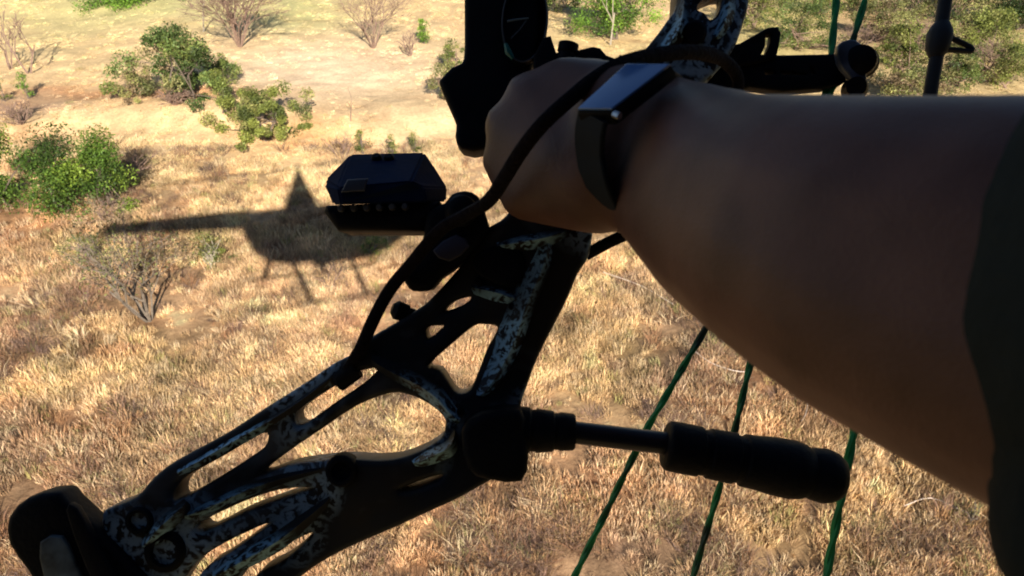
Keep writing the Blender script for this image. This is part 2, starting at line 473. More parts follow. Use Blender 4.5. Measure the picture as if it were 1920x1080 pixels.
make_weeds(26000, 77)
tcol = tcol_keep

# ------------------------------------------------------------------ bushes and trees
def leaf_mat(name, rough=0.55):
    m = bpy.data.materials.new(name); m.use_nodes = True
    t = m.node_tree; b = t.nodes['Principled BSDF']; b.inputs['Roughness'].default_value = rough; b.inputs['Specular IOR Level'].default_value = 0.25
    a = t.nodes.new('ShaderNodeAttribute'); a.attribute_name = 'leafcol'
    tr = t.nodes.new('ShaderNodeBsdfTranslucent'); ms = t.nodes.new('ShaderNodeMixShader'); ms.inputs[0].default_value = 0.25
    t.links.new(a.outputs['Color'], b.inputs['Base Color']); t.links.new(a.outputs['Color'], tr.inputs[0])
    t.links.new(b.outputs[0], ms.inputs[1]); t.links.new(tr.outputs[0], ms.inputs[2]); t.links.new(ms.outputs[0], t.nodes['Material Output'].inputs[0])
    return m
LEAF = leaf_mat('leaf')
BARK = mat('bark', (0.16, 0.12, 0.09), 0.9, nscale=30, namt=0.5)
PBARK = mat('pale_bark', (0.36, 0.31, 0.23), 0.85, nscale=30, namt=0.4)
TWIG = mat('dry_twig', (0.26, 0.17, 0.125), 0.9, nscale=20, namt=0.5)

def leaves_mesh(name, clumps, n_per, size, cols, rnd, flat=1.0):
    vs = []; fs = []; cs = []
    for (c, r) in clumps:
        base = rnd.choice(cols); kb = rnd.uniform(0.8, 1.25)
        for _ in range(int(n_per*rnd.uniform(.6, 1.3))):
            d = Vector((rnd.gauss(0, 1), rnd.gauss(0, 1), rnd.gauss(0, 1))).normalized()*r*rnd.random()**0.45
            d.z *= flat
            p = c+d; s = size*rnd.uniform(0.5, 1.3)
            nrm = Vector((rnd.gauss(0, 1), rnd.gauss(0, 1), rnd.gauss(0.5, 1))).normalized()
            a = nrm.orthogonal().normalized(); a.rotate(Matrix.Rotation(rnd.uniform(0, 6.28), 3, nrm)); b_ = nrm.cross(a)
            i0 = len(vs)
            vs += [p-a*s, p-b_*s*.45+a*s*.1, p+a*s, p+b_*s*.45+a*s*.1]
            fs.append((i0, i0+1, i0+2, i0+3))
            k = kb*rnd.uniform(0.5, 1.45); col = (base[0]*k, base[1]*k, base[2]*k, 1)
            cs += [col]*4
    m = bpy.data.meshes.new(name); m.from_pydata([tuple(v) for v in vs], [], fs)
    ca = m.color_attributes.new('leafcol', 'FLOAT_COLOR', 'POINT'); ca.data.foreach_set('color', np.array(cs, np.float32).ravel())
    return m

YG = [(0.15, 0.175, 0.04), (0.20, 0.225, 0.05), (0.09, 0.115, 0.03), (0.25, 0.25, 0.08)]
DG = [(0.10, 0.19, 0.025), (0.14, 0.26, 0.03), (0.06, 0.12, 0.02), (0.19, 0.32, 0.04)]
LG = [(0.11, 0.18, 0.025), (0.16, 0.23, 0.03), (0.07, 0.13, 0.02), (0.045, 0.08, 0.015)]
OG = [(0.17, 0.18, 0.06), (0.24, 0.24, 0.08), (0.12, 0.13, 0.05), (0.22, 0.16, 0.09)]
MG = [(0.10, 0.15, 0.04), (0.16, 0.20, 0.05), (0.06, 0.09, 0.025), (0.22, 0.21, 0.08)]

def bush(px, py, wpx, hpx, cols, label, seed, name='bush', group=None, dens=1.0, stem=BARK, leaf=0.05, nst=7, shape='dome', clumpr=0.16, bare=0.0, cat='bush', nc=None, npl=46, zmin=.15):
    rnd = random.Random(seed)
    p = from_px(px, py); dist = (p-CAM).length; m_px = dist/F
    W = wpx*m_px/2; H = hpx*m_px*1.05
    root = empty(name, p, label, cat, group)
    clumps = []
    n = nc or int(26*dens*(1+0.25*W*H))
    for k in range(n):
        a = rnd.uniform(0, 6.283); rr = math.sqrt(rnd.random())
        zz = rnd.uniform(zmin, 1.0)
        if shape == 'dome': lim = math.sqrt(max(0.02, 1-((zz-0.15)/0.9)**2))
        elif shape == 'spread': lim = 0.35+0.65*zz
        elif shape == 'column': lim = 0.85 if zz < .7 else 1.1-(zz)
        else: lim = 1-0.9*zz
        edge = 0.75+0.35*math.sin(3*a+seed)+0.15*math.sin(7*a)
        x = math.cos(a)*rr*lim*W*edge; y = math.sin(a)*rr*lim*W*edge*0.85
        clumps.append((p+Vector((x, y, zz*H*(0.75+0.25*rnd.random()))), max(W, H)*clumpr*rnd.uniform(.6, 1.3)))
    put('foliage', leaves_mesh('foliage', clumps, npl*dens*1.9, leaf*.66*rnd.uniform(.9, 1.1), cols, rnd, .8), LEAF, root, smooth=False)['kind'] = 'stuff'
    order = sorted(clumps, key=lambda c: -c[1])
    for k in range(nst):
        c = order[k*max(1, len(order)//nst) % len(order)][0]
        st = p + Vector((rnd.gauss(0, W*.1), rnd.gauss(0, W*.1), -0.06))
        mid = st.lerp(c, 0.5) + Vector((rnd.gauss(0, W*.07), rnd.gauss(0, W*.07), H*.06))
        bm = bmesh.new(); rr = 0.012+0.012*H
        tube(bm, [st, st.lerp(mid, .5)+Vector((rnd.gauss(0, .03), 0, .02)), mid, c], [rr*1.4, rr, rr*.7, rr*.25], 6)
        for q in range(3):
            c2 = rnd.choice(clumps)[0]
            if (c2-mid).length < max(W, H)*0.9:
                tube(bm, [mid, mid.lerp(c2, .5)+Vector((0, 0, .05)), c2], [rr*.6, rr*.4, rr*.15], 5)
        put('stem', bm, stem, root)
    return root

def bare_tree(px, py, wpx, hpx, label, seed, name='bare_shrub', material=TWIG, group=None, levels=4, stems=4, fork=3, r0=0.03, spread=0.55, cat='shrub', fol=None, leaf=0.05, fden=10):
    rnd = random.Random(seed)
    p = from_px(px, py); m_px = (p-CAM).length/F; H = hpx*m_px; W = wpx*m_px/2
    root = empty(name, p, label, cat, group)
    tips = []
    def grow(bm, a, d, L, r, lv):
        bnd = Vector((rnd.gauss(0, .16), rnd.gauss(0, .16), rnd.gauss(0, .1)))
        m_ = a + (d+bnd*.6).normalized()*L*.5; e = m_ + (d+bnd*1.4).normalized()*L*.5
        tube(bm, [a, m_, e], [r, r*.8, r*.6], 5, cap=False)
        if lv == 0: tips.append(e); return
        for _ in range(rnd.choice((fork-1, fork, fork))):
            dd = (d + Vector((rnd.gauss(0, spread), rnd.gauss(0, spread), rnd.gauss(.08, spread*.6)))).normalized()
            if dd.z < -0.1: dd.z *= -.5
            grow(bm, m_.lerp(e, rnd.uniform(.3, 1)), dd, L*rnd.uniform(.6, .85), r*.6, lv-1)
    ksum = sum(.72**i for i in range(levels+1))
    for s in range(stems):
        a = 6.283*s/stems+rnd.random(); k = min(W/H, 1.2)*rnd.uniform(.2, .9)
        d = Vector((math.cos(a)*k, math.sin(a)*k, 1)).normalized()
        bm = bmesh.new(); grow(bm, p+Vector((math.cos(a)*.05, math.sin(a)*.05, -.05)), d, H/ksum*1.25, r0*rnd.uniform(.7, 1.1), levels)
        put('branch' if stems > 1 else 'trunk', bm, material, root)
    if fol:
        cl = [(q, 0.14*H) for q in tips if rnd.random() < .6]
        put('foliage', leaves_mesh('foliage', cl, fden, leaf, fol, rnd), LEAF, root, smooth=False)['kind'] = 'stuff'
    return root

# left, three rounded bushes
GL = 'rounded green bushes at the left edge'
bush(8, 388, 108, 142, LG, 'rounded bright green bush cut by the left edge of the photo', 1, dens=1.0, group=GL, leaf=.07, clumpr=.21, nc=15, npl=330, zmin=.0, nst=3, shape='dome')
bush(126, 400, 92, 150, LG, 'tallest rounded bright green bush, middle of the three at the left edge', 2, dens=1.0, group=GL, leaf=.07, clumpr=.21, nc=15, npl=330, zmin=.0, nst=3, shape='dome')
bush(210, 392, 78, 122, LG, 'rounded green bush nearest the tail of the helicopter shadow', 3, dens=1.0, group=GL, leaf=.07, clumpr=.21, nc=15, npl=330, zmin=.0, nst=3, shape='dome')
# big bush and neighbour
bush(340, 180, 235, 104, MG, 'large leafy bush with dark green top behind the rusty bank', 4, dens=1.7, leaf=.085, stem=BARK, shape='dome', clumpr=.15, zmin=.02, nc=70, npl=75)
bush(262, 180, 120, 42, OG, 'low olive bush on the left foot of the large leafy bush', 5, dens=1.2, leaf=.07, shape='dome')
bush(425, 160, 50, 50, MG, 'small dark bush under the right side of the large leafy bush', 51, dens=1.0, leaf=.07)
bush(500, 255, 200, 84, YG, 'wide yellow green bush on the pale ground above the mast shadow', 6, dens=1.7, leaf=.08, stem=BARK, clumpr=.14, zmin=.02, nc=64, npl=75)
bush(425, 212, 60, 70, YG, 'small yellow green bush joined to the left of the wide yellow green one', 7, dens=1.0, leaf=.06)
bare_tree(450, 88, 150, 125, 'large bare twiggy tree with brown branches at the top edge', 8, name='bare_tree', stems=9, levels=4, r0=.05, cat='tree', fork=4)
bare_tree(380, 60, 50, 80, 'thin pale leaning dead tree left of the brown twiggy tree', 9, name='bare_tree', material=PBARK, stems=1, levels=2, r0=.06, cat='tree')
bare_tree(55, 138, 90, 90, 'thin bare tree on the left above the rusty bank', 10, name='bare_tree', stems=2, levels=3, r0=.05, cat='tree')
bare_tree(20, 130, 60, 60, 'small dark bare shrub at the left edge below the meadow', 101, stems=3, levels=3, r0=.04)
bush(54, 185, 30, 36, DG, 'tiny green sapling left of the rusty bank', 11, dens=.5, nst=3, leaf=.06)
bush(8, 190, 26, 30, YG, 'tiny pale green sapling cut by the left edge', 12, dens=.4, nst=3, leaf=.06)
bush(230, 8, 210, 18, DG, 'flat dark hedge like bush at the top edge of the meadow', 13, dens=1.2, leaf=.1)
bare_tree(700, 90, 110, 110, 'bare reddish twiggy shrub left of the black bow sight', 14, stems=9, levels=4, r0=.04)
bush(793, 82, 40, 42, DG, 'small upright green bush beside the reddish twigs', 15, dens=.7, nst=4, leaf=.07, shape='cone')
bare_tree(770, 105, 40, 40, 'tiny dark dry shrub at the foot of the small upright bush', 16, stems=5, levels=2, r0=.04)
bush(838, 185, 95, 62, OG, 'sparse olive bush just left of the bow sight', 17, dens=1.0, leaf=.07, stem=TWIG)
bush(845, 130, 60, 50, YG, 'pale green bush touching the left side of the bow sight', 171, dens=.7, leaf=.07, stem=TWIG)
GS = 'small upright green plants above the black box'
for k, (px, py, wpx, hpx, lb) in enumerate([(680, 288, 34, 50, 'leftmost upright green plant above the black box'), (735, 292, 34, 38, 'middle short green plant above the black box'), (777, 286, 22, 44, 'thin green plant above the right end of the black box')]):
    bush(px, py, wpx, hpx, YG, lb, 20+k, name='small_plant', dens=.5, nst=3, leaf=.05, group=GS, cat='plant', shape='column')
bare_tree(655, 228, 12, 55, 'single dead stick standing on the pale sandy strip', 24, name='dead_stick', stems=1, levels=1, r0=.03, spread=.15, cat='stick', fork=2)
bare_tree(640, 300, 70, 50, 'low purple brown twigs at the left end of the black box', 25, stems=6, levels=2, r0=.02)
bare_tree(40, 232, 140, 40, 'dark dry brush heap below the tiny sapling', 26, stems=12, levels=3, r0=.03, spread=.8)
bare_tree(255, 345, 60, 60, 'dark dry shrub right of the rounded green bushes', 27, stems=6, levels=3, r0=.025, spread=.7)
bare_tree(205, 420, 70, 60, 'reddish dry weed in front of the rounded green bushes', 28, stems=8, levels=3, r0=.015, spread=.7)
bare_tree(330, 196, 190, 34, 'wide dark dry brush along the rusty bank below the large leafy bush', 29, stems=22, levels=3, r0=.03, spread=.9)
# sparse shrub under the tail shadow
bare_tree(280, 600, 260, 175, 'sparse grey shrub with leaning trunks below the tail shadow', 30, name='sparse_shrub', material=mat('grey_bark', (.20, .16, .12), .9, nscale=20, namt=.5), stems=5, levels=4, r0=.04, spread=.45, fol=OG, leaf=.04, fden=9)
bush(165, 500, 90, 55, YG, 'soft yellow green bush under the end of the tail shadow', 31, dens=.6, leaf=.035, stem=TWIG)
bush(395, 500, 75, 70, YG, 'yellow green leafy crown right of the sparse grey shrub', 32, dens=.8, leaf=.04, stem=PBARK)
bare_tree(620, 540, 90, 70, 'small grey twiggy weed under the belly of the helicopter shadow', 33, stems=6, levels=3, r0=.012, spread=.6, fol=OG, leaf=.025, fden=2)
bush(710, 480, 90, 38, YG, 'flat yellow green weed below the black box', 34, dens=.7, leaf=.04, nst=4)
bush(1362, 650, 74, 44, YG, 'bright green weed between the cables below the forearm', 35, name='green_weed', dens=.7, leaf=.03, cat='plant', nst=4)
bush(1815, 985, 60, 50, OG, 'yellowish weed in the grass at the lower right', 36, name='yellow_weed', dens=.4, leaf=.02, cat='plant', nst=4)
# top centre and right
bush(1045, 22, 70, 60, MG, 'small green bush at the top edge right of the bow sight', 40, dens=.9, leaf=.1)
bush(1150, 70, 175, 130, DG, 'large green bush with a pale trunk at the top left of the riser', 41, dens=1.7, leaf=.1, clumpr=.15)
bare_tree(1143, 85, 60, 100, 'thin pale dead trunk in front of the large green bush', 42, name='dead_tree', material=PBARK, stems=1, levels=2, r0=.07, cat='tree', spread=.25)
GR = 'scrub bushes on the far right slope'
spec = [(1420, 50, 120, 60, YG, 'yellow green bush directly right of the upper riser arm'), (1500, 90, 120, 62, MG, 'green bush behind the left cable at the top'),
 (1530, 25, 110, 45, YG, 'pale bush at the top edge crossed by the left cable'), (1650, 75, 100, 50, OG, 'olive bush directly above the cable roller'),
 (1690, 130, 90, 55, YG, 'bright green bush right of the cable roller'), (1615, 25, 90, 40, MG, 'small green bush at the top edge crossed by the second cable'),
 (1720, 40, 90, 60, OG, 'dull bush at the top edge left of the bowstring'), (1800, 45, 100, 60, MG, 'green bush at the top edge right of the bowstring'),
 (1840, 105, 120, 55, YG, 'yellow green bush right of the string loop'), (1880, 160, 110, 50, YG, 'light green bush above the shoulder at the right edge'),
 (1790, 160, 90, 45, MG, 'green bush right of the foot of the bowstring above the arm'), (1700, 185, 120, 40, OG, 'olive bush low behind the arm left of the bowstring')]
for k, (px, py, wpx, hpx, cl, lb) in enumerate(spec):
    bush(px, py, wpx*1.35, hpx*1.25, cl, lb, 60+k, dens=1.25, leaf=.08, group=GR, stem=TWIG, clumpr=.17)
bush(1905, 55, 150, 110, [(0.04, 0.07, 0.02), (0.07, 0.10, 0.025), (0.03, 0.05, 0.015)], 'big dark green bush in the top right corner', 80, dens=1.9, leaf=.09)
for k, (px, py, wpx, hpx, lb) in enumerate([(1600, 100, 150, 50, 'brown twiggy brush between the cables and the roller'), (1730, 95, 120, 50, 'dark brown brush left of the string loop'), (1850, 130, 100, 45, 'brown brush between the light green bushes at the right edge')]):
    bare_tree(px, py, wpx, hpx, lb, 90+k, stems=14, levels=3, r0=.03, spread=.8)
# a few beyond the frame
side = ['far left edge', 'left horizon', 'left middle distance', 'straight beyond the meadow', 'right middle distance', 'right slope', 'near right slope', 'near left flat', 'right foreground', 'far right horizon', 'far left horizon']
for k, (x, y) in enumerate([(-34, 40), (-45, 62), (-20, 70), (5, 66), (28, 60), (45, 50), (36, 30), (-30, 22), (26, 15), (60, 80), (-70, 90)]):
    px, py = ground_px(np.float64(x), np.float64(y))
    d = (Vector((x, y, 0))-CAM).length
    bush(float(px), float(py), 4.0*F/d, 2.4*F/d, [MG, DG, OG][k % 3], ['green', 'dark green', 'olive'][k % 3]+' veld bush outside the photo on the '+side[k], 120+k, dens=1.0, leaf=.12, group='bushes beyond the photo')

# fallen twigs
WOOD = mat('pale_dead_wood', (0.55, 0.45, 0.36), 0.8)
def twig(pts, r, label):
    ps = [from_px(*q)+Vector((0, 0, .16)) for q in pts]
    bm = bmesh.new(); tube(bm, [Vector(q) for q in smooth_path([tuple(v) for v in ps], 4)], r, 6)
    tag(put('fallen_branch', bm, WOOD), label, 'branch')
twig([(1300, 668), (1330, 690), (1372, 705), (1400, 708)], .012, 'pale curved fallen twig between the two cables')
twig([(1512, 760), (1508, 785), (1500, 800)], .012, 'short pale twig above the fat stabilizer end')
twig([(1130, 520), (1200, 545), (1260, 580)], .014, 'long pale fallen stick below the wrist')

twig([(1690, 960), (1740, 945), (1800, 970)], .011, 'pale fallen stick lying in the grass near the lower right corner')

# ------------------------------------------------------------------ helicopter (camera and archer sit in its open doorway; its shadow is in the picture)
PSI = R(15.3)
HA = Vector((math.cos(PSI), math.sin(PSI), 0)); HL = Vector((-math.sin(PSI), math.cos(PSI), 0)); HZ = Vector((0, 0, 1))
HC = CAM - HL*0.56 - Vector((0, 0, 0.15))
def hp(u, wv, z): return HC + HA*u + HL*wv + HZ*z
PAINT = mat('helicopter_paint', (0.05, 0.06, 0.075), 0.35, spec=0.5, nscale=6, namt=0.2)
INNER = mat('black_metal', (0.02, 0.02, 0.022), 0.5)
GLASS = mat('dark_glass', (0.01, 0.012, 0.015), 0.08)
heli = empty('helicopter', hp(-1, 0, -1.2), 'dark single rotor helicopter whose shadow lies on the grass', 'helicopter')
ST = [(-2.74, 1.05, 1.32, .12), (-2.55, .60, 1.34, .3), (-2.25, .08, 1.33, .46), (-1.8, -.20, 1.31, .58), (-1.2, -.31, 1.28, .64), (-.7, -.33, 1.25, .66), (-.3, -.33, 1.22, .66), (.1, -.33, 1.18, .66),
      (.5, -.33, 1.09, .65), (.95, -.30, .95, .62), (1.35, -.22, .72, .53), (1.65, -.10, .5, .4), (1.9, .02, .3, .2), (1.98, .1, .2, .05)]
bm = bmesh.new(); NS = 32; rings = []
for (u, zb, zt, ww) in ST:
    zc, hz = (zb+zt)/2, (zt-zb)/2; rg = []
    for k in range(NS):
        a = 2*math.pi*k/NS; ca_, sa = math.cos(a), math.sin(a)
        rg.append(bm.verts.new(hp(u, ww*math.copysign(abs(ca_)**.75, ca_), zc+hz*math.copysign(abs(sa)**.75, sa))))
    rings.append(rg)
for i_ in range(len(ST)-1):
    for k in range(NS):
        u = (ST[i_][0]+ST[i_+1][0])/2; a = 2*math.pi*(k+.5)/NS
        if -0.72 < u < 0.95 and math.cos(a) > 0.55: continue        # open doorway on the left
        bm.faces.new((rings[i_][k], rings[i_][(k+1) % NS], rings[i_+1][(k+1) % NS], rings[i_+1][k]))
bm.faces.new(rings[0][::-1]); bm.faces.new(rings[-1])
fus = put('fuselage', bm, PAINT, heli)
sd = fus.modifiers.new('thick', 'SOLIDIFY'); sd.thickness = 0.03; sd.offset = 0
bm = bmesh.new(); box_bm(bm, hp(.1, -.02, -.285), .82, .48, .015, (HA, HL, HZ)); put('cabin_floor', bm, INNER, heli)
bm = bmesh.new(); box_bm(bm, hp(-.62, -.05, .3), .06, .5, .62, (HA, HL, HZ), .02); put('rear_bulkhead', bm, INNER, heli)
bm = bmesh.new(); lathe(bm, hp(.9, .0, .05), hp(1.35, 0, .45), [(0, .3), (.2, .32), (1, .25)], 20); put('instrument_panel', bm, INNER, heli)
bm = bmesh.new()   # windows on the far side
box_bm(bm, hp(0.15, -.672, .55), .5, .012, .3, (HA, HL, HZ), .008); put('side_window', bm, GLASS, heli)
bm = bmesh.new()   # mast fairing, triangular
vs = [(-1.50, .12, 1.2), (-.42, .12, 1.18), (-.90, .06, 2.85), (-1.05, .06, 2.85), (-1.50, -.12, 1.2), (-.42, -.12, 1.18), (-.90, -.06, 2.85), (-1.05, -.06, 2.85)]
vv = [bm.verts.new(hp(*q)) for q in vs]
for q in ((0, 1, 2, 3), (5, 4, 7, 6), (0, 4, 5, 1), (3, 2, 6, 7), (1, 5, 6, 2), (0, 3, 7, 4)): bm.faces.new([vv[x] for x in q])
put('mast_fairing', bm, PAINT, heli, smooth=False)
bm = bmesh.new(); lathe(bm, hp(-.98, 0, 2.8), hp(-.98, 0, 3.08), [(0, .05), (.6, .05), (.62, .1), (.95, .1), (1, .06)], 14); hub = put('rotor_hub', bm, INNER, heli)
RB = R(4)
for s in (-1, 1):
    bm = bmesh.new(); d = (HA*math.cos(RB)+HL*math.sin(RB))*s; c = HZ.cross(d)
    pr = [(-.05, 0), (-.03, .012), (.03, .014), (.11, 0), (.03, -.008), (-.03, -.006)]
    ra = []
    for q in (.12, .5, 1.0, 3.0, 4.9):
        k = .5 if q < .3 else 1
        ra.append([bm.verts.new(hp(-.98, 0, 3.01+.012*q)+d*q+c*(x*k)+HZ*z) for x, z in pr])
    for i_ in range(4):
        for k in range(6): bm.faces.new((ra[i_][k], ra[i_][(k+1) % 6], ra[i_+1][(k+1) % 6], ra[i_+1][k]))
    bm.faces.new(ra[0][::-1]); bm.faces.new(ra[-1])
    put('rotor_blade', bm, INNER, heli)
bm = bmesh.new(); tube(bm, [hp(-2.5, 0, 1.16), hp(-3.8, 0, 1.23), hp(-5.2, 0, 1.29), hp(-6.6, 0, 1.34)], [.32, .27, .21, .16], 16); put('tail_boom', bm, PAINT, heli)
for (z0, z1) in ((1.40, 1.56), (1.27, 1.05)):
    bm = bmesh.new(); v = [hp(-6.05, .015, z0), hp(-6.35, .015, z0), hp(-6.45, .012, z1), hp(-6.28, .012, z1)]
    a_ = [bm.verts.new(q) for q in v]; b_ = [bm.verts.new(q-HL*.03) for q in v]
    bm.faces.new(a_); bm.faces.new(b_[::-1])
    for k in range(4): bm.faces.new((a_[k], b_[k], b_[(k+1) % 4], a_[(k+1) % 4]))
    put('tail_fin', bm, PAINT, heli, smooth=False)
for s in (-1, 1):
    bm = bmesh.new(); box_bm(bm, hp(-6.30+.1*s, .2, 1.33+.2*s), .05, .01, .22, (HA, HL, HZ), .005); put('tail_rotor_blade', bm, INNER, heli)
bm = bmesh.new(); tube(bm, [hp(-6.30, 0, 1.33), hp(-6.30, .22, 1.33)], .035, 10); put('tail_rotor_hub', bm, INNER, heli)
for s in (-1, 1):
    wv = .74*s; zs = -1.12
    bm = bmesh.new(); tube(bm, [Vector(q) for q in smooth_path([tuple(hp(-2.35, wv, zs+.02)), tuple(hp(-1.2, wv, zs)), tuple(hp(.5, wv, zs)), tuple(hp(1.0, wv, zs+.1)), tuple(hp(1.2, wv, zs+.26))], 5)], .035, 10); put('skid', bm, INNER, heli)
    for u0, u1 in (((-1.25, -.82), (.25, .52)) if s < 0 else ((-1.75, -2.02), (-.3, -.5))):
        bm = bmesh.new(); tube(bm, [hp(u0, .3*s, -.26), hp(u0*.6+u1*.4, .55*s, -.55), hp(u1, wv, zs)], [.09, .08, .07], 10, flat=.8); put('skid_leg', bm, INNER, heli)
bm = bmesh.new(); box_bm(bm, hp(.45, -.05, -.262), .2, .2, .008, (HA, HL, HZ), .015); put('seat_cushion', bm, INNER, heli)

# ------------------------------------------------------------------ person
SKIN = bpy.data.materials.new('skin'); SKIN.use_nodes = True
t = SKIN.node_tree; b = t.nodes['Principled BSDF']
b.inputs['Roughness'].default_value = 0.55; b.inputs['Specular IOR Level'].default_value = 0.35
tc = t.nodes.new('ShaderNodeTexCoord'); n = t.nodes.new('ShaderNodeTexNoise'); n.inputs['Scale'].default_value = 30; n.inputs['Detail'].default_value = 6
t.links.new(tc.outputs['Object'], n.inputs['Vector'])
rp = t.nodes.new('ShaderNodeValToRGB'); rp.color_ramp.elements[0].position = .35; rp.color_ramp.elements[1].position = .7
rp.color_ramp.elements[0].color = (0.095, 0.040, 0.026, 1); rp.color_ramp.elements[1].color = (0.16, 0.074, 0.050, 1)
t.links.new(n.outputs['Fac'], rp.inputs[0]); t.links.new(rp.outputs[0], b.inputs['Base Color'])
n2 = t.nodes.new('ShaderNodeTexVoronoi'); n2.inputs['Scale'].default_value = 700
t.links.new(tc.outputs['Object'], n2.inputs['Vector'])
bp = t.nodes.new('ShaderNodeBump'); bp.inputs['Strength'].default_value = .15; bp.inputs['Distance'].default_value = .0006
t.links.new(n2.outputs['Distance'], bp.inputs['Height']); t.links.new(bp.outputs[0], b.inputs['Normal'])

def sphere_pts(c, r, n=10):
    out = []
    for i_ in range(n+1):
        ph = math.pi*i_/n
        for k in range(2*n):
            th = math.pi*k/n
            out.append(Vector(c)+Vector((math.sin(ph)*math.cos(th), math.sin(ph)*math.sin(th), math.cos(ph)))*r)
    return out
def hull(bm, balls):
    t_ = bmesh.new()
    for c, r in balls:
        for p in sphere_pts(c, r): t_.verts.new(p)
    res = bmesh.ops.convex_hull(t_, input=t_.verts[:])
    bad = list({e for e in res['geom_interior'] + res['geom_unused'] if isinstance(e, bmesh.types.BMVert)})
    if bad: bmesh.ops.delete(t_, geom=bad, context='VERTS')
    m_ = bpy.data.meshes.new('h'); t_.to_mesh(m_); t_.free(); bm.from_mesh(m_); bpy.data.meshes.remove(m_)
def remeshed(bm, voxel, smooth=6):
    m_ = bpy.data.meshes.new('r'); bmesh.ops.recalc_face_normals(bm, faces=bm.faces[:]); bm.to_mesh(m_); bm.free()
    ob = bpy.data.objects.new('r', m_); COL.objects.link(ob)
    md = ob.modifiers.new('r', 'REMESH'); md.mode = 'VOXEL'; md.voxel_size = voxel
    ms = ob.modifiers.new('s', 'SMOOTH'); ms.iterations = smooth; ms.factor = .5
    bpy.context.view_layer.update()
    out = bpy.data.meshes.new_from_object(ob.evaluated_get(bpy.context.evaluated_depsgraph_get()))
    bpy.data.objects.remove(ob); bpy.data.meshes.remove(m_)
    return out

def wr(x, y, z): return CAM + Vector((x, y, z))     # metres from the camera, world axes
ELB = rel(.182, -.032, .145); SHO = rel(.43, .02, .02)
bm = bmesh.new()
stn = [((1178, 122), (1112, 402), .072), ((1285, 150), (1195, 452), .078), ((1430, 182), (1335, 600), .090), ((1580, 186), (1450, 700), .097), ((1720, 188), (1575, 790), .103), ((1925, 182), (1835, 925), .110)]
prev = None; arm_axis = []
for k, (tp, bt, D) in enumerate(stn):
    W = math.hypot(tp[0]-bt[0], tp[1]-bt[1]); d = D*F/W
    # a limb is slightly wider than deep: two balls side by side
    q = 0.30 if k < 2 else 0.42
    def mid(f): return at(tp[0]+(bt[0]-tp[0])*f, tp[1]+(bt[1]-tp[1])*f, d)
    cur = [(mid(q), D*q*.98), (mid(1-q), D*q*.98)]
    arm_axis.append((mid(.5), D/2))
    if prev: hull(bm, prev+cur)
    prev = cur
hull(bm, prev+[(ELB, .052)])
hull(bm, [(ELB, .052), (ELB.lerp(SHO, .5), .053)]); hull(bm, [(ELB.lerp(SHO, .5), .053), (SHO, .062)])
first = arm_axis[0]
W1, W2 = (at(1150, 205, .362), .023), (at(1122, 335, .352), .027)
hull(bm, [W1, W2, (at(1165, 215, .352), .021), (at(1125, 330, .348), .024)])
# back of the hand and knuckles
K = [(at(1068, 168, .376), .0165), (at(1008, 192, .381), .0165), (at(965, 245, .386), .0150), (at(956, 310, .388), .0135)]
TB = (at(985, 365, .378), .0135)
hull(bm, [W1, K[0], K[1], (at(1090, 260, .365), .022)])
hull(bm, [W1, W2, K[1], K[2], (at(1060, 300, .362), .020)])
hull(bm, [W2, K[2], K[3], TB])
hull(bm, [W2, TB, (at(1060, 372, .370), .015)])
for k, (kp, kr) in enumerate(K): hull(bm, [(kp+(at(-250, -300, 1)-CAM).normalized()*.0075-FWD*.004, kr*.80)])
for k, (kp, kr) in enumerate(K): hull(bm, [(kp-FWD*(kr-.0035), .0048), (kp.lerp(at(1125, 262, .35), .55)-FWD*.0185, .0042)])
# four fingers closing round the grip, away from the camera
fing = [((1040, 172, .412), (1072, 215, .442), (1120, 215, .434)), ((984, 200, .418), (1020, 232, .449), (1078, 250, .442)), ((944, 258, .420), (985, 285, .451), (1050, 300, .444)), ((944, 318, .416), (985, 335, .443), (1035, 345, .438))]
for k, ch in enumerate(fing):
    pts = [K[k]] + [(at(*c), rr) for c, rr in zip(ch, (.0105, .0095, .0085))]
    if k == 3: pts = [pts[0]]+[(p_, r_*.88) for p_, r_ in pts[1:]]
    for a_, b_ in zip(pts[:-1], pts[1:]): hull(bm, [a_, b_])
# thumb over the top of the grip
th = [(at(1130, 178, .372), .017), (at(1105, 152, .398), .0125), (at(1082, 150, .428), .0105), (at(1050, 178, .450), .009)]
for a_, b_ in zip(th[:-1], th[1:]): hull(bm, [a_, b_])
# trunk, head, legs, far arm
SR = wr(.74, -.33, .03); CH = wr(.585, -.17, -.08); PE = wr(.60, -.36, -.24); NK = wr(.58, -.13, .13); HD = wr(.565, -.075, .27)
hull(bm, [(SHO, .06), (SR, .06), (CH, .12), (wr(.60, -.2, -.0), .10)])
hull(bm, [(CH, .12), (wr(.62, -.22, -.1), .12), (PE+Vector((-.07, .03, .02)), .11), (PE+Vector((.08, -.03, .02)), .11)])
hull(bm, [(wr(.59, -.17, .02), .06), (NK, .052)]); hull(bm, [(NK, .052), (HD+Vector((0, -.01, -.07)), .055)])
hull(bm, [(HD+Vector((.01, -.02, .04)), .092), (HD+Vector((.01, -.045, .02)), .085), (HD+Vector((0, .03, -.03)), .062), (HD+Vector((0, .045, -.085)), .034)])
hull(bm, [(HD+Vector((-.005, .093, .01)), .010), (HD+Vector((-.005, .108, -.025)), .013)])
for s in (-1, 1): hull(bm, [(HD+Vector((.09*s, -.02, -.0)), .014), (HD+Vector((.085*s, -.015, -.03)), .012)])
def leg_pts(hx):
    h0 = PE+HA*hx+Vector((0, 0, -.01)); kn = h0+HL*.5+HA*(.10 if hx > 0 else -.02)+Vector((0, 0, .02))
    an_ = kn+HL*.04+Vector((0, 0, -.44)); return h0, kn, an_, an_+HL*.15+HA*.08+Vector((0, 0, -.06))
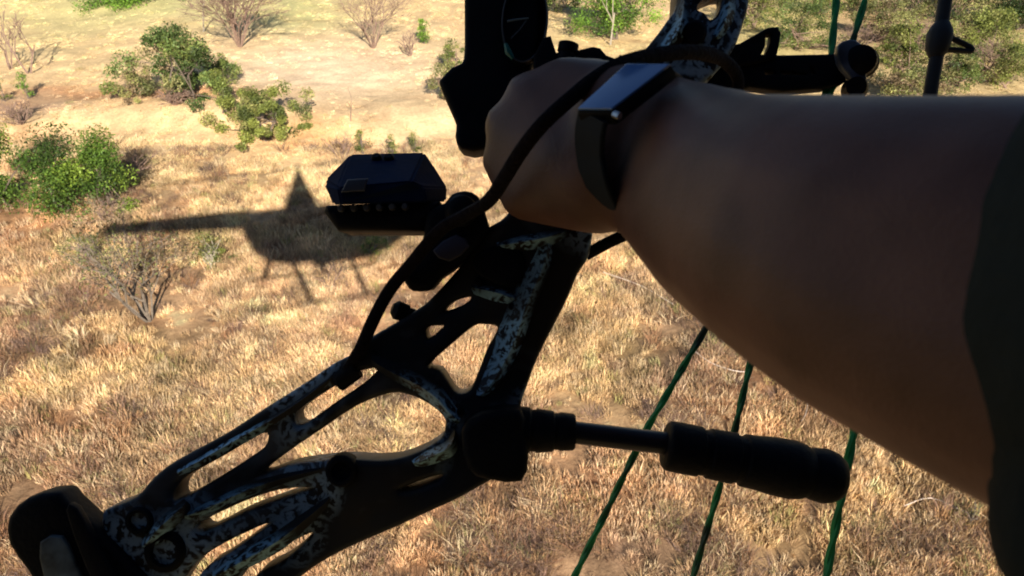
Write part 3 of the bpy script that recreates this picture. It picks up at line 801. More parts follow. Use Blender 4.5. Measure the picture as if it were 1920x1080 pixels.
for hx, kx in ((-.08, .45), (.09, .80)):
    h0, kn, an_, toe = leg_pts(hx)
    hull(bm, [(h0, .085), (kn, .06)]); hull(bm, [(kn, .058), (kn.lerp(an_, .35), .056)]); hull(bm, [(kn.lerp(an_, .35), .056), (an_, .038)]); hull(bm, [(an_+Vector((0, -.03, -.03)), .035), (toe, .028)])
ELR = wr(.90, -.30, -.22); HR = wr(.80, -.06, -.19)
hull(bm, [(SR, .06), (ELR, .042)]); hull(bm, [(ELR, .042), (HR, .028)])
hull(bm, [(HR, .026), (HR+Vector((-.05, .07, -.01)), .018), (HR+Vector((.0, .08, -.01)), .018)])
for k in range(4):
    b0 = HR+Vector((-.05+.02*k, .075+.003*k, -.008)); hull(bm, [(b0, .0105), (b0+Vector((-.01, .035, -.004)), .0095)]); hull(bm, [(b0+Vector((-.01, .035, -.004)), .0095), (b0+Vector((-.01, .06, -.022)), .008)])
hull(bm, [(HR+Vector((-.03, .01, 0)), .014), (HR+Vector((-.075, .04, -.01)), .011)]); hull(bm, [(HR+Vector((-.075, .04, -.01)), .011), (HR+Vector((-.085, .07, -.015)), .009)])
pm = remeshed(bm, .0038, 3)
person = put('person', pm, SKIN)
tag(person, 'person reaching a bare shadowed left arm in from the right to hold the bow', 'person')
person.data.polygons.foreach_set('use_smooth', [True]*len(person.data.polygons))

SHIRT = mat('dark_shirt', (0.022, 0.027, 0.025), 0.95, spec=.1, nscale=12, namt=.5, bump=.5, bscale=150)
bm = bmesh.new()
cuff = rel(.168, -.006, .168)
sl_pts = [(cuff, .066), (ELB+Vector((0.01, 0, -.004)), .070), (ELB.lerp(SHO, .4)+Vector((0, 0, -.006)), .072), (SHO, .078)]
for a_, b_ in zip(sl_pts[:-1], sl_pts[1:]): hull(bm, [a_, b_])
hull(bm, [(ELB+Vector((.01, 0, -.01)), .05), (at(2060, 1020, .16), .020), (ELB.lerp(SHO, .5), .05)])
hull(bm, [(SHO, .074), (SR, .074), (CH, .135), (wr(.60, -.2, -.0), .112)])
hull(bm, [(CH, .135), (wr(.62, -.22, -.1), .135), (PE+Vector((-.07, .03, .0)), .125), (PE+Vector((.08, -.03, .0)), .125)])
hull(bm, [(SR, .074), (ELR, .055)])
sm_ = remeshed(bm, .006, 5)
from mathutils import noise as mn
nr_ = [v_.normal.copy() for v_ in sm_.vertices]
for v_, n_ in zip(sm_.vertices, nr_):
    q_ = (v_.co-CAM)*1.0
    f_ = mn.noise(Vector((q_.x*9+q_.z*6, q_.y*16, q_.z*22)))+.5*mn.noise(q_*45)
    v_.co = v_.co + n_*(.004*f_)
put('shirt', sm_, SHIRT, person)
TROU = mat('dark_trousers', (0.05, 0.05, 0.045), 0.9, nscale=20)
bm = bmesh.new()
for hx, kx in ((-.08, .45), (.09, .80)):
    h0, kn, an_, toe = leg_pts(hx)
    hull(bm, [(h0, .1), (kn, .074)]); hull(bm, [(kn, .074), (an_, .056)])
hull(bm, [(PE+Vector((-.06, 0, 0)), .118), (PE+Vector((.07, 0, 0)), .118)])
put('trousers', remeshed(bm, .007, 5), TROU, person)
HAIRM = mat('dark_hair', (0.03, 0.02, 0.015), 0.6, nscale=60, bump=.6)
bm = bmesh.new(); hull(bm, [(HD+Vector((.01, -.035, .055)), .094), (HD+Vector((.01, -.06, .02)), .088), (HD+Vector((.01, .01, .085)), .07)])
put('hair', remeshed(bm, .006, 3), HAIRM, person)
for hx in (-.08, .09):
    bm = bmesh.new(); h0, kn, an_, toe = leg_pts(hx)
    hull(bm, [(an_+Vector((0, -.03, -.035)), .045), (toe, .037)]); hull(bm, [(an_+Vector((0, -.01, -.03)), .047), (an_+Vector((0, 0, .03)), .047)])
    put('boot', remeshed(bm, .006, 3), INNER, person)
EYE = mat('eye_white', (.7, .7, .68), .2); IRIS = mat('iris', (.03, .02, .015), .15)
for s in (-1, 1):
    bm = bmesh.new(); c_ = HD+Vector((.03*s, .080, .012)); lathe(bm, c_-Vector((0, .011, 0)), c_+Vector((0, .011, 0)), [(0, 0), (.15, .008), (.5, .0115), (.85, .008), (1, .001)], 12)
    e_ = put('eye', bm, EYE, person)
    bm = bmesh.new(); lathe(bm, c_+Vector((0, .0095, 0)), c_+Vector((0, .012, 0)), [(0, .005), (1, .003)], 12); put('iris', bm, IRIS, e_)

# ------------------------------------------------------------------ watch
BLACK = mat('black_plastic', (0.009, 0.009, 0.012), 0.6, spec=.09, nscale=40, namt=.3, bump=.25, bscale=300)
RUBBER = mat('watch_rubber', (0.014, 0.018, 0.024), 0.7, spec=.1)
SCREEN = bpy.data.materials.new('watch_glass_sky_blue'); SCREEN.use_nodes = True
b = SCREEN.node_tree.nodes['Principled BSDF']; b.inputs['Base Color'].default_value = (.05, .16, .42, 1); b.inputs['Roughness'].default_value = .2; b.inputs['Specular IOR Level'].default_value = 1.0; b.inputs['Coat Weight'].default_value = 1.0; b.inputs['Coat Roughness'].default_value = .12; b.inputs['Coat IOR'].default_value = 1.6  # blue sky reflection painted into the base colour, besides the real gloss
wc = at(1165, 165, .335)
watch = empty('wristwatch', wc, 'rectangular black wristwatch on the wrist with its glass reflecting blue sky', 'watch')
N0, N1, N2, N3 = at(1082, 203, .307), at(1146, 203, .296), at(1256, 119, .303), at(1174, 119, .314)
nrm = (N1-N0).cross(N3-N0).normalized()
if nrm.dot(CAM-N0) < 0: nrm = -nrm
def slab(q, n_, th, bev=0.0):
    bm = bmesh.new(); a_ = [bm.verts.new(p) for p in q]; b_ = [bm.verts.new(p-n_*th) for p in q]
    bm.faces.new(a_); bm.faces.new(b_[::-1])
    for k in range(len(q)): bm.faces.new((a_[k], b_[k], b_[(k+1) % len(q)], a_[(k+1) % len(q)]))
    if bev: bmesh.ops.bevel(bm, geom=bm.edges[:], offset=bev, segments=3, affect='EDGES', profile=.6)
    return bm
cen = (N0+N1+N2+N3)/4
outq = [cen+(p-cen)*1.07 for p in (N0, N1, N2, N3)]
case = put('case', slab([p-nrm*.0008 for p in outq], nrm, .0075, .002), BLACK, watch)
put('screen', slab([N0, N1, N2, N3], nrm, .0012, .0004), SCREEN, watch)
bm = bmesh.new(); tube(bm, [at(1152, 214, .296), at(1162, 218, .294)], .0016, 8); put('button', bm, mat('steel', (.5, .5, .5), .3, metal=1), watch)
def band(name, pts, hw, th, parent, material, sidev):
    """flat strap swept along pts"""
    P_ = [Vector(q) for q in smooth_path([tuple(p) for p in pts], 5)]
    bm = bmesh.new(); rg = []
    for k, p in enumerate(P_):
        tg = (P_[min(k+1, len(P_)-1)]-P_[max(k-1, 0)]).normalized()
        s_ = Vector(sidev); s_ = (s_-tg*s_.dot(tg)).normalized(); n_ = tg.cross(s_)
        rg.append([bm.verts.new(p+s_*a_*hw+n_*b_*th) for a_, b_ in ((-1, -.6), (-.93, -1), (.93, -1), (1, -.6), (1, .6), (.93, 1), (-.93, 1), (-1, .6))])
    for k in range(len(rg)-1):
        for j in range(8): bm.faces.new((rg[k][j], rg[k][(j+1) % 8], rg[k+1][(j+1) % 8], rg[k+1][j]))
    bm.faces.new(rg[0][::-1]); bm.faces.new(rg[-1])
    return put(name, bm, material, parent)
armdir = (at(1440, 420, .28)-at(1120, 290, .36)).normalized()
st = band('strap', [at(1112, 216, .305), at(1106, 250, .309), at(1106, 290, .315), at(1116, 335, .318), at(1135, 378, .327), at(1155, 405, .345), at(1185, 400, .372), at(1225, 340, .395), at(1262, 240, .39), at(1262, 160, .370), at(1228, 128, .325)], .0092, .0014, watch, RUBBER, armdir)

# ------------------------------------------------------------------ bow
D0 = 0.42
CAMO = bpy.data.materials.new('camo_riser'); CAMO.use_nodes = True
t = CAMO.node_tree; b = t.nodes['Principled BSDF']; b.inputs['Roughness'].default_value = .5; b.inputs['Specular IOR Level'].default_value = .18
tc = t.nodes.new('ShaderNodeTexCoord')
mp = t.nodes.new('ShaderNodeMapping'); t.links.new(tc.outputs['Object'], mp.inputs['Vector'])
n1 = t.nodes.new('ShaderNodeTexNoise'); n1.inputs['Scale'].default_value = 17; n1.inputs['Detail'].default_value = 3; n1.inputs['Distortion'].default_value = .8
n2 = t.nodes.new('ShaderNodeTexVoronoi'); n2.feature = 'DISTANCE_TO_EDGE'; n2.inputs['Scale'].default_value = 75
n3 = t.nodes.new('ShaderNodeTexNoise'); n3.inputs['Scale'].default_value = 260; n3.inputs['Detail'].default_value = 3
n4 = t.nodes.new('ShaderNodeTexNoise'); n4.inputs['Scale'].default_value = 40; n4.inputs['Detail'].default_value = 4
wp = t.nodes.new('ShaderNodeVectorMath'); wp.operation = 'MULTIPLY_ADD'; wp.inputs[1].default_value = (.02, .02, .02)
t.links.new(mp.outputs[0], n4.inputs['Vector']); t.links.new(n4.outputs['Color'], wp.inputs[0]); t.links.new(mp.outputs[0], wp.inputs[2])
for n_ in (n1, n2, n3): t.links.new(wp.outputs[0], n_.inputs['Vector'])
r1 = t.nodes.new('ShaderNodeValToRGB'); e = r1.color_ramp.elements; e[0].position = .40; e[0].color = (.020, .021, .026, 1); e[1].position = .66; e[1].color = (.075, .075, .080, 1)
x_ = e.new(.52); x_.color = (.026, .022, .020, 1)
t.links.new(n1.outputs['Fac'], r1.inputs[0])
r2 = t.nodes.new('ShaderNodeValToRGB'); r2.color_ramp.elements[0].position = .02; r2.color_ramp.elements[0].color = (1, 1, 1, 1); r2.color_ramp.elements[1].position = .10; r2.color_ramp.elements[1].color = (0, 0, 0, 1)
t.links.new(n2.outputs['Distance'], r2.inputs[0])
r3 = t.nodes.new('ShaderNodeValToRGB'); r3.color_ramp.elements[0].position = .50; r3.color_ramp.elements[0].color = (0, 0, 0, 1); r3.color_ramp.elements[1].position = .56; r3.color_ramp.elements[1].color = (1, 1, 1, 1)
t.links.new(n3.outputs['Fac'], r3.inputs[0])
r4 = t.nodes.new('ShaderNodeValToRGB'); r4.color_ramp.elements[0].position = .53; r4.color_ramp.elements[0].color = (0, 0, 0, 1); r4.color_ramp.elements[1].position = .64; r4.color_ramp.elements[1].color = (1, 1, 1, 1)
n5 = t.nodes.new('ShaderNodeTexNoise'); n5.inputs['Scale'].default_value = 13; n5.inputs['Detail'].default_value = 2; t.links.new(mp.outputs[0], n5.inputs['Vector']); t.links.new(n5.outputs['Fac'], r4.inputs[0])
ad = t.nodes.new('ShaderNodeMath'); ad.operation = 'MAXIMUM'; t.links.new(r2.outputs[0], ad.inputs[0]); t.links.new(r3.outputs[0], ad.inputs[1])
ml = t.nodes.new('ShaderNodeMath'); ml.operation = 'MULTIPLY'; t.links.new(ad.outputs[0], ml.inputs[0]); t.links.new(r4.outputs[0], ml.inputs[1])
mx = t.nodes.new('ShaderNodeMix'); mx.data_type = 'RGBA'; mx.inputs[7].default_value = (.26, .36, .44, 1)
t.links.new(ml.outputs[0], mx.inputs[0]); t.links.new(r1.outputs[0], mx.inputs[6]); t.links.new(mx.outputs[2], b.inputs['Base Color'])

bow = empty('compound_bow', at(1080, 300, D0), 'camouflaged compound bow with cut out riser held sideways across the view', 'bow')
outline = [(1105, 400), (1108, 425), (1100, 480), (1080, 513), (1060, 560), (1037, 607), (1013, 655), (993, 705), (974, 765), (972, 820), (955, 870), (900, 903), (850, 928), (807, 947), (740, 980), (657, 1020), (600, 1052), (545, 1090), (470, 1135), (400, 1165), (330, 1170), (270, 1130), (225, 1060), (216, 1000), (217, 950), (233, 938), (280, 917), (310, 883), (350, 853), (433, 808), (507, 760), (583, 713), (640, 675), (680, 655), (703, 630), (753, 600), (780, 583), (807, 563), (850, 517), (877, 483), (895, 455), (917, 430), (950, 408),
           (985, 350), (1020, 300), (1080, 230), (1150, 160), (1200, 107), (1227, 75), (1243, 53), (1257, 33), (1260, 0), (1262, -60), (1240, -150), (1190, -240), (1130, -320), (1060, -390), (1010, -450), (1000, -500), (1050, -540), (1110, -520), (1180, -450), (1260, -360), (1340, -250), (1390, -130), (1396, -40), (1392, 20), (1378, 67), (1360, 110), (1320, 160), (1260, 210), (1190, 280), (1140, 340), (1112, 380)]
holes = [
 [(835, 583), (850, 566), (882, 556), (880, 564), (863, 574)],
 [(803, 613), (830, 609), (830, 614), (806, 633)],
 [(890, 610), (910, 607), (933, 611), (927, 630), (913, 655), (893, 707), (883, 727), (867, 734), (853, 727), (840, 707), (827, 690), (807, 682), (853, 640)],
 [(740, 731), (773, 735), (800, 747), (823, 763), (837, 779), (838, 793), (833, 810), (817, 823), (790, 837), (757, 848), (720, 853), (653, 852), (607, 858), (550, 868), (490, 887), (550, 840), (613, 797), (680, 753)],
 [(718, 686), (700, 687), (677, 693), (664, 703), (640, 716), (607, 737), (573, 760), (562, 773), (562, 786), (572, 792), (590, 783), (640, 747), (687, 715)],
 [(508, 808), (480, 817), (427, 850), (367, 883), (350, 898), (344, 912), (347, 927), (367, 920), (400, 901), (450, 870), (493, 841), (506, 828)],
 [(595, 909), (533, 913), (467, 933), (400, 963), (385, 974), (392, 984), (410, 981), (467, 953), (533, 930)],
 [(515, 973), (433, 1007), (385, 1040), (352, 1085), (345, 1110), (372, 1095), (400, 1052), (440, 1027)],
 [(592, 992), (533, 1020), (483, 1047), (450, 1085), (430, 1120), (475, 1085), (498, 1063), (547, 1037)],
 [(757, 906), (793, 890), (831, 879), (828, 886), (807, 896), (775, 906)],
 [(1348, 0), (1308, 15), (1296, 34), (1310, 42), (1318, 53), (1330, 47), (1341, 28)],
 [(1300, -40), (1352, -36), (1350, -90), (1318, -180), (1270, -240), (1290, -130)],
 [(1060, -440), (1120, -430), (1190, -350), (1240, -270), (1180, -320)],
]
def swell(v):          # struts are not one flat sheet: the riser steps gently in and out of its plane
    return Vector((v.x, v.y, v.z + 0.004*math.sin(v.x*38+v.y*25)))
put('riser', plate(outline, holes, D0, .0125, .0036, 3, 3, swell), CAMO, bow)
# raised camo ridges that give the milled struts their facets
CAMO_SKYLIT = CAMO.copy(); CAMO_SKYLIT.name = 'camo_ridge_skylit'  # lit copy of the riser camo, blue sky light painted into its speckles
for n_ in CAMO_SKYLIT.node_tree.nodes:
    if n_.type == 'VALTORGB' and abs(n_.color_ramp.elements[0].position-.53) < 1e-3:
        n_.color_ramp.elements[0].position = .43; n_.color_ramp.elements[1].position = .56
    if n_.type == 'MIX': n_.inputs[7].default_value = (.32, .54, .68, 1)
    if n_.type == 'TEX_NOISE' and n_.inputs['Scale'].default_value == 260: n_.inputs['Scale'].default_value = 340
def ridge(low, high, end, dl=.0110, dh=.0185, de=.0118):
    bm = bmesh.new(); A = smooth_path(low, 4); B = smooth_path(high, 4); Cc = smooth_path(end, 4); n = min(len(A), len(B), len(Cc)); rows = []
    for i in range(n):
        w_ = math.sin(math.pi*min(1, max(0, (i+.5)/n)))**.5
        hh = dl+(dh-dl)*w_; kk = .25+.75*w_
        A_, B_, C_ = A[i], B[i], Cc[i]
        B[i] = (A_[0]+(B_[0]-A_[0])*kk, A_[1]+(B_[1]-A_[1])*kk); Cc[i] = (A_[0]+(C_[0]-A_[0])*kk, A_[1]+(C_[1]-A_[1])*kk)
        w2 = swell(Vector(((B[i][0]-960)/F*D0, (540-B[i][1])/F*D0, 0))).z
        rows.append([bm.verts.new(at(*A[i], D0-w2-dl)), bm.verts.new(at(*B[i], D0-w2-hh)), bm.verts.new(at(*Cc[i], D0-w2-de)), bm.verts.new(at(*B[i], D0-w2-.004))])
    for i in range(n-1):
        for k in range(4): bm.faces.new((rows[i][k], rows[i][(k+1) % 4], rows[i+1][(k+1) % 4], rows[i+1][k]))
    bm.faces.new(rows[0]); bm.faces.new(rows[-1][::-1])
    put('ridge', bm, CAMO_SKYLIT, bow)
def off(p, dx, dy): return [(x+dx, y+dy) for x, y in p]
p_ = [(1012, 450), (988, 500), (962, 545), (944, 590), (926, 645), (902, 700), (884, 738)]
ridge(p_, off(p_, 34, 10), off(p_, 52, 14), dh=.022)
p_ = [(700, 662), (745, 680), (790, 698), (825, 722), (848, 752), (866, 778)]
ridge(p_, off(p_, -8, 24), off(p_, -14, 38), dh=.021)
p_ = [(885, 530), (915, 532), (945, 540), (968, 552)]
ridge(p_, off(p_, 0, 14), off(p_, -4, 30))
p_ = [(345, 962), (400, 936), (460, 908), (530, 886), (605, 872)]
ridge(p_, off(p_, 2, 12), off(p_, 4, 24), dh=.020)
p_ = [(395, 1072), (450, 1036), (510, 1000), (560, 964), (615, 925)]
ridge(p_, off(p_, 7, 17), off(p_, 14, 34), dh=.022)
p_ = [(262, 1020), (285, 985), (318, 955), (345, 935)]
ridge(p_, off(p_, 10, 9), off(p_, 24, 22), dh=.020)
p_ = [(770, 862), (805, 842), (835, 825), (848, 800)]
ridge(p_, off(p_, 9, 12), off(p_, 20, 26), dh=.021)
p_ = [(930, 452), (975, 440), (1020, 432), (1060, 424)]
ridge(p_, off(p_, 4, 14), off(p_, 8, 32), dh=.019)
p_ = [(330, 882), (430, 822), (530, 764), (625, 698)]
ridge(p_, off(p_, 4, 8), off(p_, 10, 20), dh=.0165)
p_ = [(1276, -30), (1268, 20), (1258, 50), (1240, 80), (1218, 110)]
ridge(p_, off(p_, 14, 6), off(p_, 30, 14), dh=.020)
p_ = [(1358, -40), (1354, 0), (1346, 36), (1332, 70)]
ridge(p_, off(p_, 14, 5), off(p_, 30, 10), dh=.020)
# pocket recess in the upper window: its shade put in as a black plate
put('recess_shade', plate([(893, 478), (930, 462), (975, 470), (985, 500), (975, 530), (950, 537), (915, 524), (890, 505)], [], D0-.012, .004, .0015, 3), BLACK, bow)
put('grip', plate([(1040, 330), (1090, 300), (1160, 240), (1190, 200), (1215, 215), (1190, 270), (1135, 340), (1100, 400), (1050, 400)], [], D0-.002, .016, .005, 3), mat('grip_rubber', (.03, .025, .022), .6), bow)
# round bushings and bolts
for (px, py, r_, dz) in ((646, 877, 30, .0135), (275, 968, 27, .014), (322, 1025, 40, .014)):
    bm = bmesh.new(); rr = r_/F*D0; c0 = at(px, py, D0-dz+.006); lathe(bm, c0, c0-FWD*.010, [(0, rr), (.7, rr), (.9, rr*.92), (1, rr*.8), (1, rr*.62), (.72, rr*.55), (.70, 0)], 24)
    put('bushing', bm, BLACK, bow)
for (px, py) in ((960, 574), (896, 528), (705, 660), (865, 770)):
    bm = bmesh.new(); c0 = at(px, py, D0-.009); lathe(bm, c0, c0-FWD*.006, [(0, .0022), (.8, .0022), (1, .0015), (1, .0008), (.6, .0007)], 10); put('bolt', bm, BLACK, bow)
# small side knob on the upper edge
bm = bmesh.new(); lathe(bm, at(775, 592, D0), at(735, 578, D0-.004), [(0, .004), (.25, .004), (.3, .0052), (.8, .0056), (1, .003)], 16); put('knob', bm, BLACK, bow)

# limb pockets, limbs, cams
LIMB = mat('limb_camo', (.05, .05, .052), .4, nscale=30, color2=(.015, .015, .015))
PLATEM = mat('pocket_plate', (.20, .26, .28), .45, nscale=60, color2=(.05, .06, .065))
def lpocket(pts, depth, half, name='limb_pocket', m=BLACK):
    return put(name, plate(pts, [], depth, half, .004, 2), m, bow)
pk = lpocket([(35, 960), (70, 925), (122, 915), (145, 935), (255, 1040), (310, 1110), (300, 1190), (190, 1210), (100, 1110), (70, 1060), (35, 1010)], D0-.010, .010)
put('pocket_inlay', plate([(78, 1015), (118, 1005), (140, 1050), (170, 1130), (120, 1140), (85, 1080)], [], D0-.021, .0016, .0008, 2), PLATEM, pk)
put('pocket_rib', plate([(128, 955), (148, 950), (180, 1010), (235, 1110), (205, 1130), (165, 1060)], [], D0-.022, .0030, .0015, 2), BLACK, pk)
lpocket([(1000, -440), (1060, -410), (1110, -520), (1060, -620), (960, -600), (930, -520)], D0-.004, .022)
def limb(pts, name='limb'):
    P_ = [Vector(q) for q in smooth_path([tuple(at(x, y, D0)) for x, y in pts], 6)]
    for s in (-1, 1):
        bm = bmesh.new(); rg = []
        for k, p in enumerate(P_):
            tg = (P_[min(k+1, len(P_)-1)]-P_[max(k-1, 0)]).normalized(); n_ = tg.cross(FWD).normalized(); c = p+FWD*s*.013
            rg.append([bm.verts.new(c+n_*a_*.0032+FWD*b_*.0075) for a_, b_ in ((-1, -1), (1, -1), (1, 1), (-1, 1))])
        for k in range(len(rg)-1):
            for j in range(4): bm.faces.new((rg[k][j], rg[k][(j+1) % 4], rg[k+1][(j+1) % 4], rg[k+1][j]))
        bm.faces.new(rg[0][::-1]); bm.faces.new(rg[-1])
        put(name, bm, LIMB, bow, smooth=False)
limb([(120, 1120), (260, 1330), (520, 1520), (900, 1660), (1250, 1700)])
limb([(1000, -560), (1180, -760), (1450, -880), (1750, -900)])
def cam_wheel(cx, cy, r_):
    bm = bmesh.new(); c0 = at(cx, cy, D0-.007); rr = r_/F*D0
    lathe(bm, c0, c0+FWD*.014, [(0, rr*.92), (0, rr), (.2, rr), (.35, rr*.9), (.65, rr*.9), (.8, rr), (1, rr), (1, rr*.92)], 32)
    w_ = put('cam_wheel', bm, BLACK, bow); bm = bmesh.new(); lathe(bm, at(cx, cy, D0-.03), at(cx, cy, D0+.03), [(0, .004), (1, .004)], 12); put('axle', bm, BLACK, w_)
cam_wheel(1250, 1690, 150); cam_wheel(1760, -890, 140)

# strings: green and black serving, twisted pairs
STR = bpy.data.materials.new('green_string'); STR.use_nodes = True
t = STR.node_tree; b = t.nodes['Principled BSDF']; b.inputs['Roughness'].default_value = .6
tc = t.nodes.new('ShaderNodeTexCoord'); n = t.nodes.new('ShaderNodeTexNoise'); n.inputs['Scale'].default_value = 45; n.inputs['Detail'].default_value = 2
t.links.new(tc.outputs['Object'], n.inputs['Vector']); rp = t.nodes.new('ShaderNodeValToRGB')
rp.color_ramp.elements[0].position = .38; rp.color_ramp.elements[0].color = (.015, .05, .025, 1); rp.color_ramp.elements[1].position = .55; rp.color_ramp.elements[1].color = (.015, .36, .10, 1)
t.links.new(n.outputs['Fac'], rp.inputs[0]); t.links.new(rp.outputs[0], b.inputs['Base Color'])
SERV = mat('black_serving', (.02, .02, .022), .7)
def string(pts, r_, m, name):
    P_ = [at(*q) for q in pts]
    # two strands twisted round each other
    L = sum((b_-a_).length for a_, b_ in zip(P_[:-1], P_[1:])); bm = bmesh.new()
    n_ = int(L/.0035); 
    def pos(s):
        for a_, b_ in zip(P_[:-1], P_[1:]):
            l = (b_-a_).length
            if s <= l: return a_.lerp(b_, s/l), (b_-a_).normalized()
            s -= l
        return P_[-1], (P_[-1]-P_[-2]).normalized()
    for ph in (0, math.pi):
        pts_ = []
        for k in range(n_+1):
            c, tg = pos(L*k/n_); a_ = (FWD-tg*FWD.dot(tg)).normalized(); b_ = tg.cross(a_); w_ = ph+k*.55
            pts_.append(c+(a_*math.cos(w_)+b_*math.sin(w_))*r_*.33)
        tube(bm, pts_, r_*.74, 6, side=(1, 0, .2))
    return put(name, bm, m, bow)
string([(1130, 1620, .432), (1075, 1085, .432), (1215, 800, .432), (1335, 596, .432), (1545, 190, .435), (1556, 130, .438), (1568, 0, .438), (1620, -780, .43)], .0022, STR, 'cable')
string([(1190, 1640, .432), (1300, 1080, .432), (1365, 860, .432), (1412, 660, .432), (1555, 180, .435), (1592, 100, .440), (1622, 0, .438), (1720, -760, .43)], .0022, STR, 'cable')
string([(1390, 1640, .418), (1548, 1085, .418), (1603, 800, .418), (1745, 190, .418), (1774, -10, .418), (1880, -860, .418)], .0026, STR, 'bowstring')
bs = [o for o in bow.children if o.name.startswith('bowstring')][0]
bm = bmesh.new(); tube(bm, [at(1740, 200, .4178), at(1757, 100, .4178), at(1774, -12, .4178)], .0038, 10); put('serving', bm, SERV, bs)
bm = bmesh.new(); lathe(bm, at(1753, 108, .4176), at(1768, 40, .4176), [(0, .0035), (.2, .006), (.6, .0072), (.8, .006), (1, .0035)], 12); put('nock_point', bm, SERV, bs)
bm = bmesh.new(); tube(bm, [Vector(q) for q in smooth_path([tuple(at(1768, 62, .4176)), tuple(at(1785, 72, .4174)), tuple(at(1818, 88, .4172)), tuple(at(1820, 96, .4172)), tuple(at(1795, 94, .4174)), tuple(at(1766, 92, .4176))], 4)], .0016, 8); put('string_loop', bm, SERV, bs)

# rear stabilizer
SATIN = mat('satin_black_rod', (.012, .012, .018), .4, spec=.3)
stab = put('stabilizer_mount', plate([(868, 800), (905, 768), (976, 763), (984, 800), (990, 850), (977, 893), (918, 890), (880, 870)], [], D0-.016, .014, .004, 2), BLACK, bow)
bm = bmesh.new(); r_ = 1/F*(D0-.016)
lathe(bm, at(968, 806, D0-.016), at(1078, 810, D0-.016), [(0, 44*r_), (.22, 43*r_), (.25, 39*r_), (.32, 39*r_), (.35, 41*r_), (.62, 38*r_), (.65, 34*r_), (.72, 34*r_), (.75, 36*r_), (.97, 34*r_), (1, 31*r_)], 28); put('collar', bm, BLACK, stab)
rod = bmesh.new(); lathe(rod, at(1070, 810, D0-.016), at(1256, 832, D0-.016), [(0, 21*r_), (1, 21*r_)], 20); put('stabilizer_rod', rod, SATIN, bow)
bm = bmesh.new()
pr = [(0, 30), (.005, 41), (.02, 46), (.05, 47), (.19, 47), (.20, 43), (.235, 43), (.245, 47), (.38, 48), (.39, 44), (.425, 44), (.435, 49), (.5, 50), (.6, 54), (.7, 55), (.76, 51), (.79, 45.5), (.82, 49), (.88, 51), (.93, 47), (.97, 38), (.99, 24), (1, 3)]
lathe(bm, at(1246, 834, D0-.016), at(1586, 900, D0-.016), [(a_, c_*r_) for a_, c_ in pr], 36); put('stabilizer_damper', bm, BLACK, bow)

# sight: bar, block, round housing with pins
put('sight_bar', plate([(874, -300), (1000, -300), (1012, -60), (1012, 60), (1000, 130), (960, 230), (915, 286), (868, 286), (856, 262), (858, 240), (838, 192), (827, 165), (832, 155), (850, 136), (868, 128), (873, 100), (873, 0)], [], .455, .014, .004, 2), BLACK, bow)
sb = [o for o in bow.children if o.name.startswith('sight_bar')][0]
bm = bmesh.new(); ctr = at(984, 38, .437); ax_ = (FWD*.45+RIGHT*-.6+UP*.05).normalized()
# housing: an open tube seen obliquely
ra = []; a1 = (UP-ax_*UP.dot(ax_)).normalized(); a2 = ax_.cross(a1)
hr = 82/F*.44; hw_ = 44/F*.44
def ell(c, k): return [c+a1*math.cos(q*2*math.pi/40)*hr*k+RIGHT*math.sin(q*2*math.pi/40)*hw_*k for q in range(40)]
loops = [ell(ctr+FWD*.001, 1.0), ell(ctr-FWD*.001, .97), ell(ctr-FWD*.0005, .90), ell(ctr+FWD*.016, .86)]
outer = ell(ctr+FWD*.016, 1.0)
vl = [[bm.verts.new(p) for p in L] for L in loops]; vo = [bm.verts.new(p) for p in outer]
for i_ in range(3):
    for k in range(40): bm.faces.new((vl[i_][k], vl[i_][(k+1) % 40], vl[i_+1][(k+1) % 40], vl[i_+1][k]))
for k in range(40): bm.faces.new((vl[0][k], vo[k], vo[(k+1) % 40], vl[0][(k+1) % 40]))
bm.faces.new(vl[3]); bm.faces.new(vo[::-1])
hs = put('sight_housing', bm, BLACK, bow)
RIM = mat('rim_grey', (.06, .065, .07), .4)
bm = bmesh.new(); L = ell(ctr-FWD*.0012, .95); tube(bm, L+[L[0]], .0006, 6, cap=False); put('housing_rim', bm, RIM, hs)
FIB = mat('fibre_pin', (.14, .17, .16), .3); GF = mat('green_fibre', (.02, .16, .12), .3)
bm = bmesh.new(); tube(bm, [at(951, 40, .434), at(968, 37, .433), at(991, 34, .432)], [.0007, .0006, .0005], 6); put('sight_pin', bm, FIB, hs)
bm = bmesh.new(); tube(bm, [at(958, 72, .434), at(974, 56, .433), at(987, 38, .432)], .0004, 6); put('sight_pin', bm, RIM, hs)
bm = bmesh.new(); tube(bm, [at(948, 82, .434), at(953, 98, .434), at(962, 110, .434)], [.0012, .0022, .0012], 8); put('fibre_coil', bm, GF, hs)
bm = bmesh.new(); lathe(bm, at(1058, 130, .43), at(1067, 80, .43), [(0, .0052), (.6, .0052), (.65, .006), (.95, .006), (1, .004)], 20); put('sight_knob', bm, BLACK, bow)
put('sight_bracket', plate([(1018, 75), (1032, 72), (1042, 103), (1085, 98), (1110, 92), (1124, 95), (1135, 108), (1180, 125), (1180, 160), (1100, 190), (1000, 190), (1000, 110)], [], .436, .006, .002, 1), BLACK, bow)
bm = bmesh.new(); lathe(bm, at(1160, 118, .428), at(1168, 108, .426), [(0, .0025), (1, .0025)], 10); put('bolt', bm, BLACK, bow)

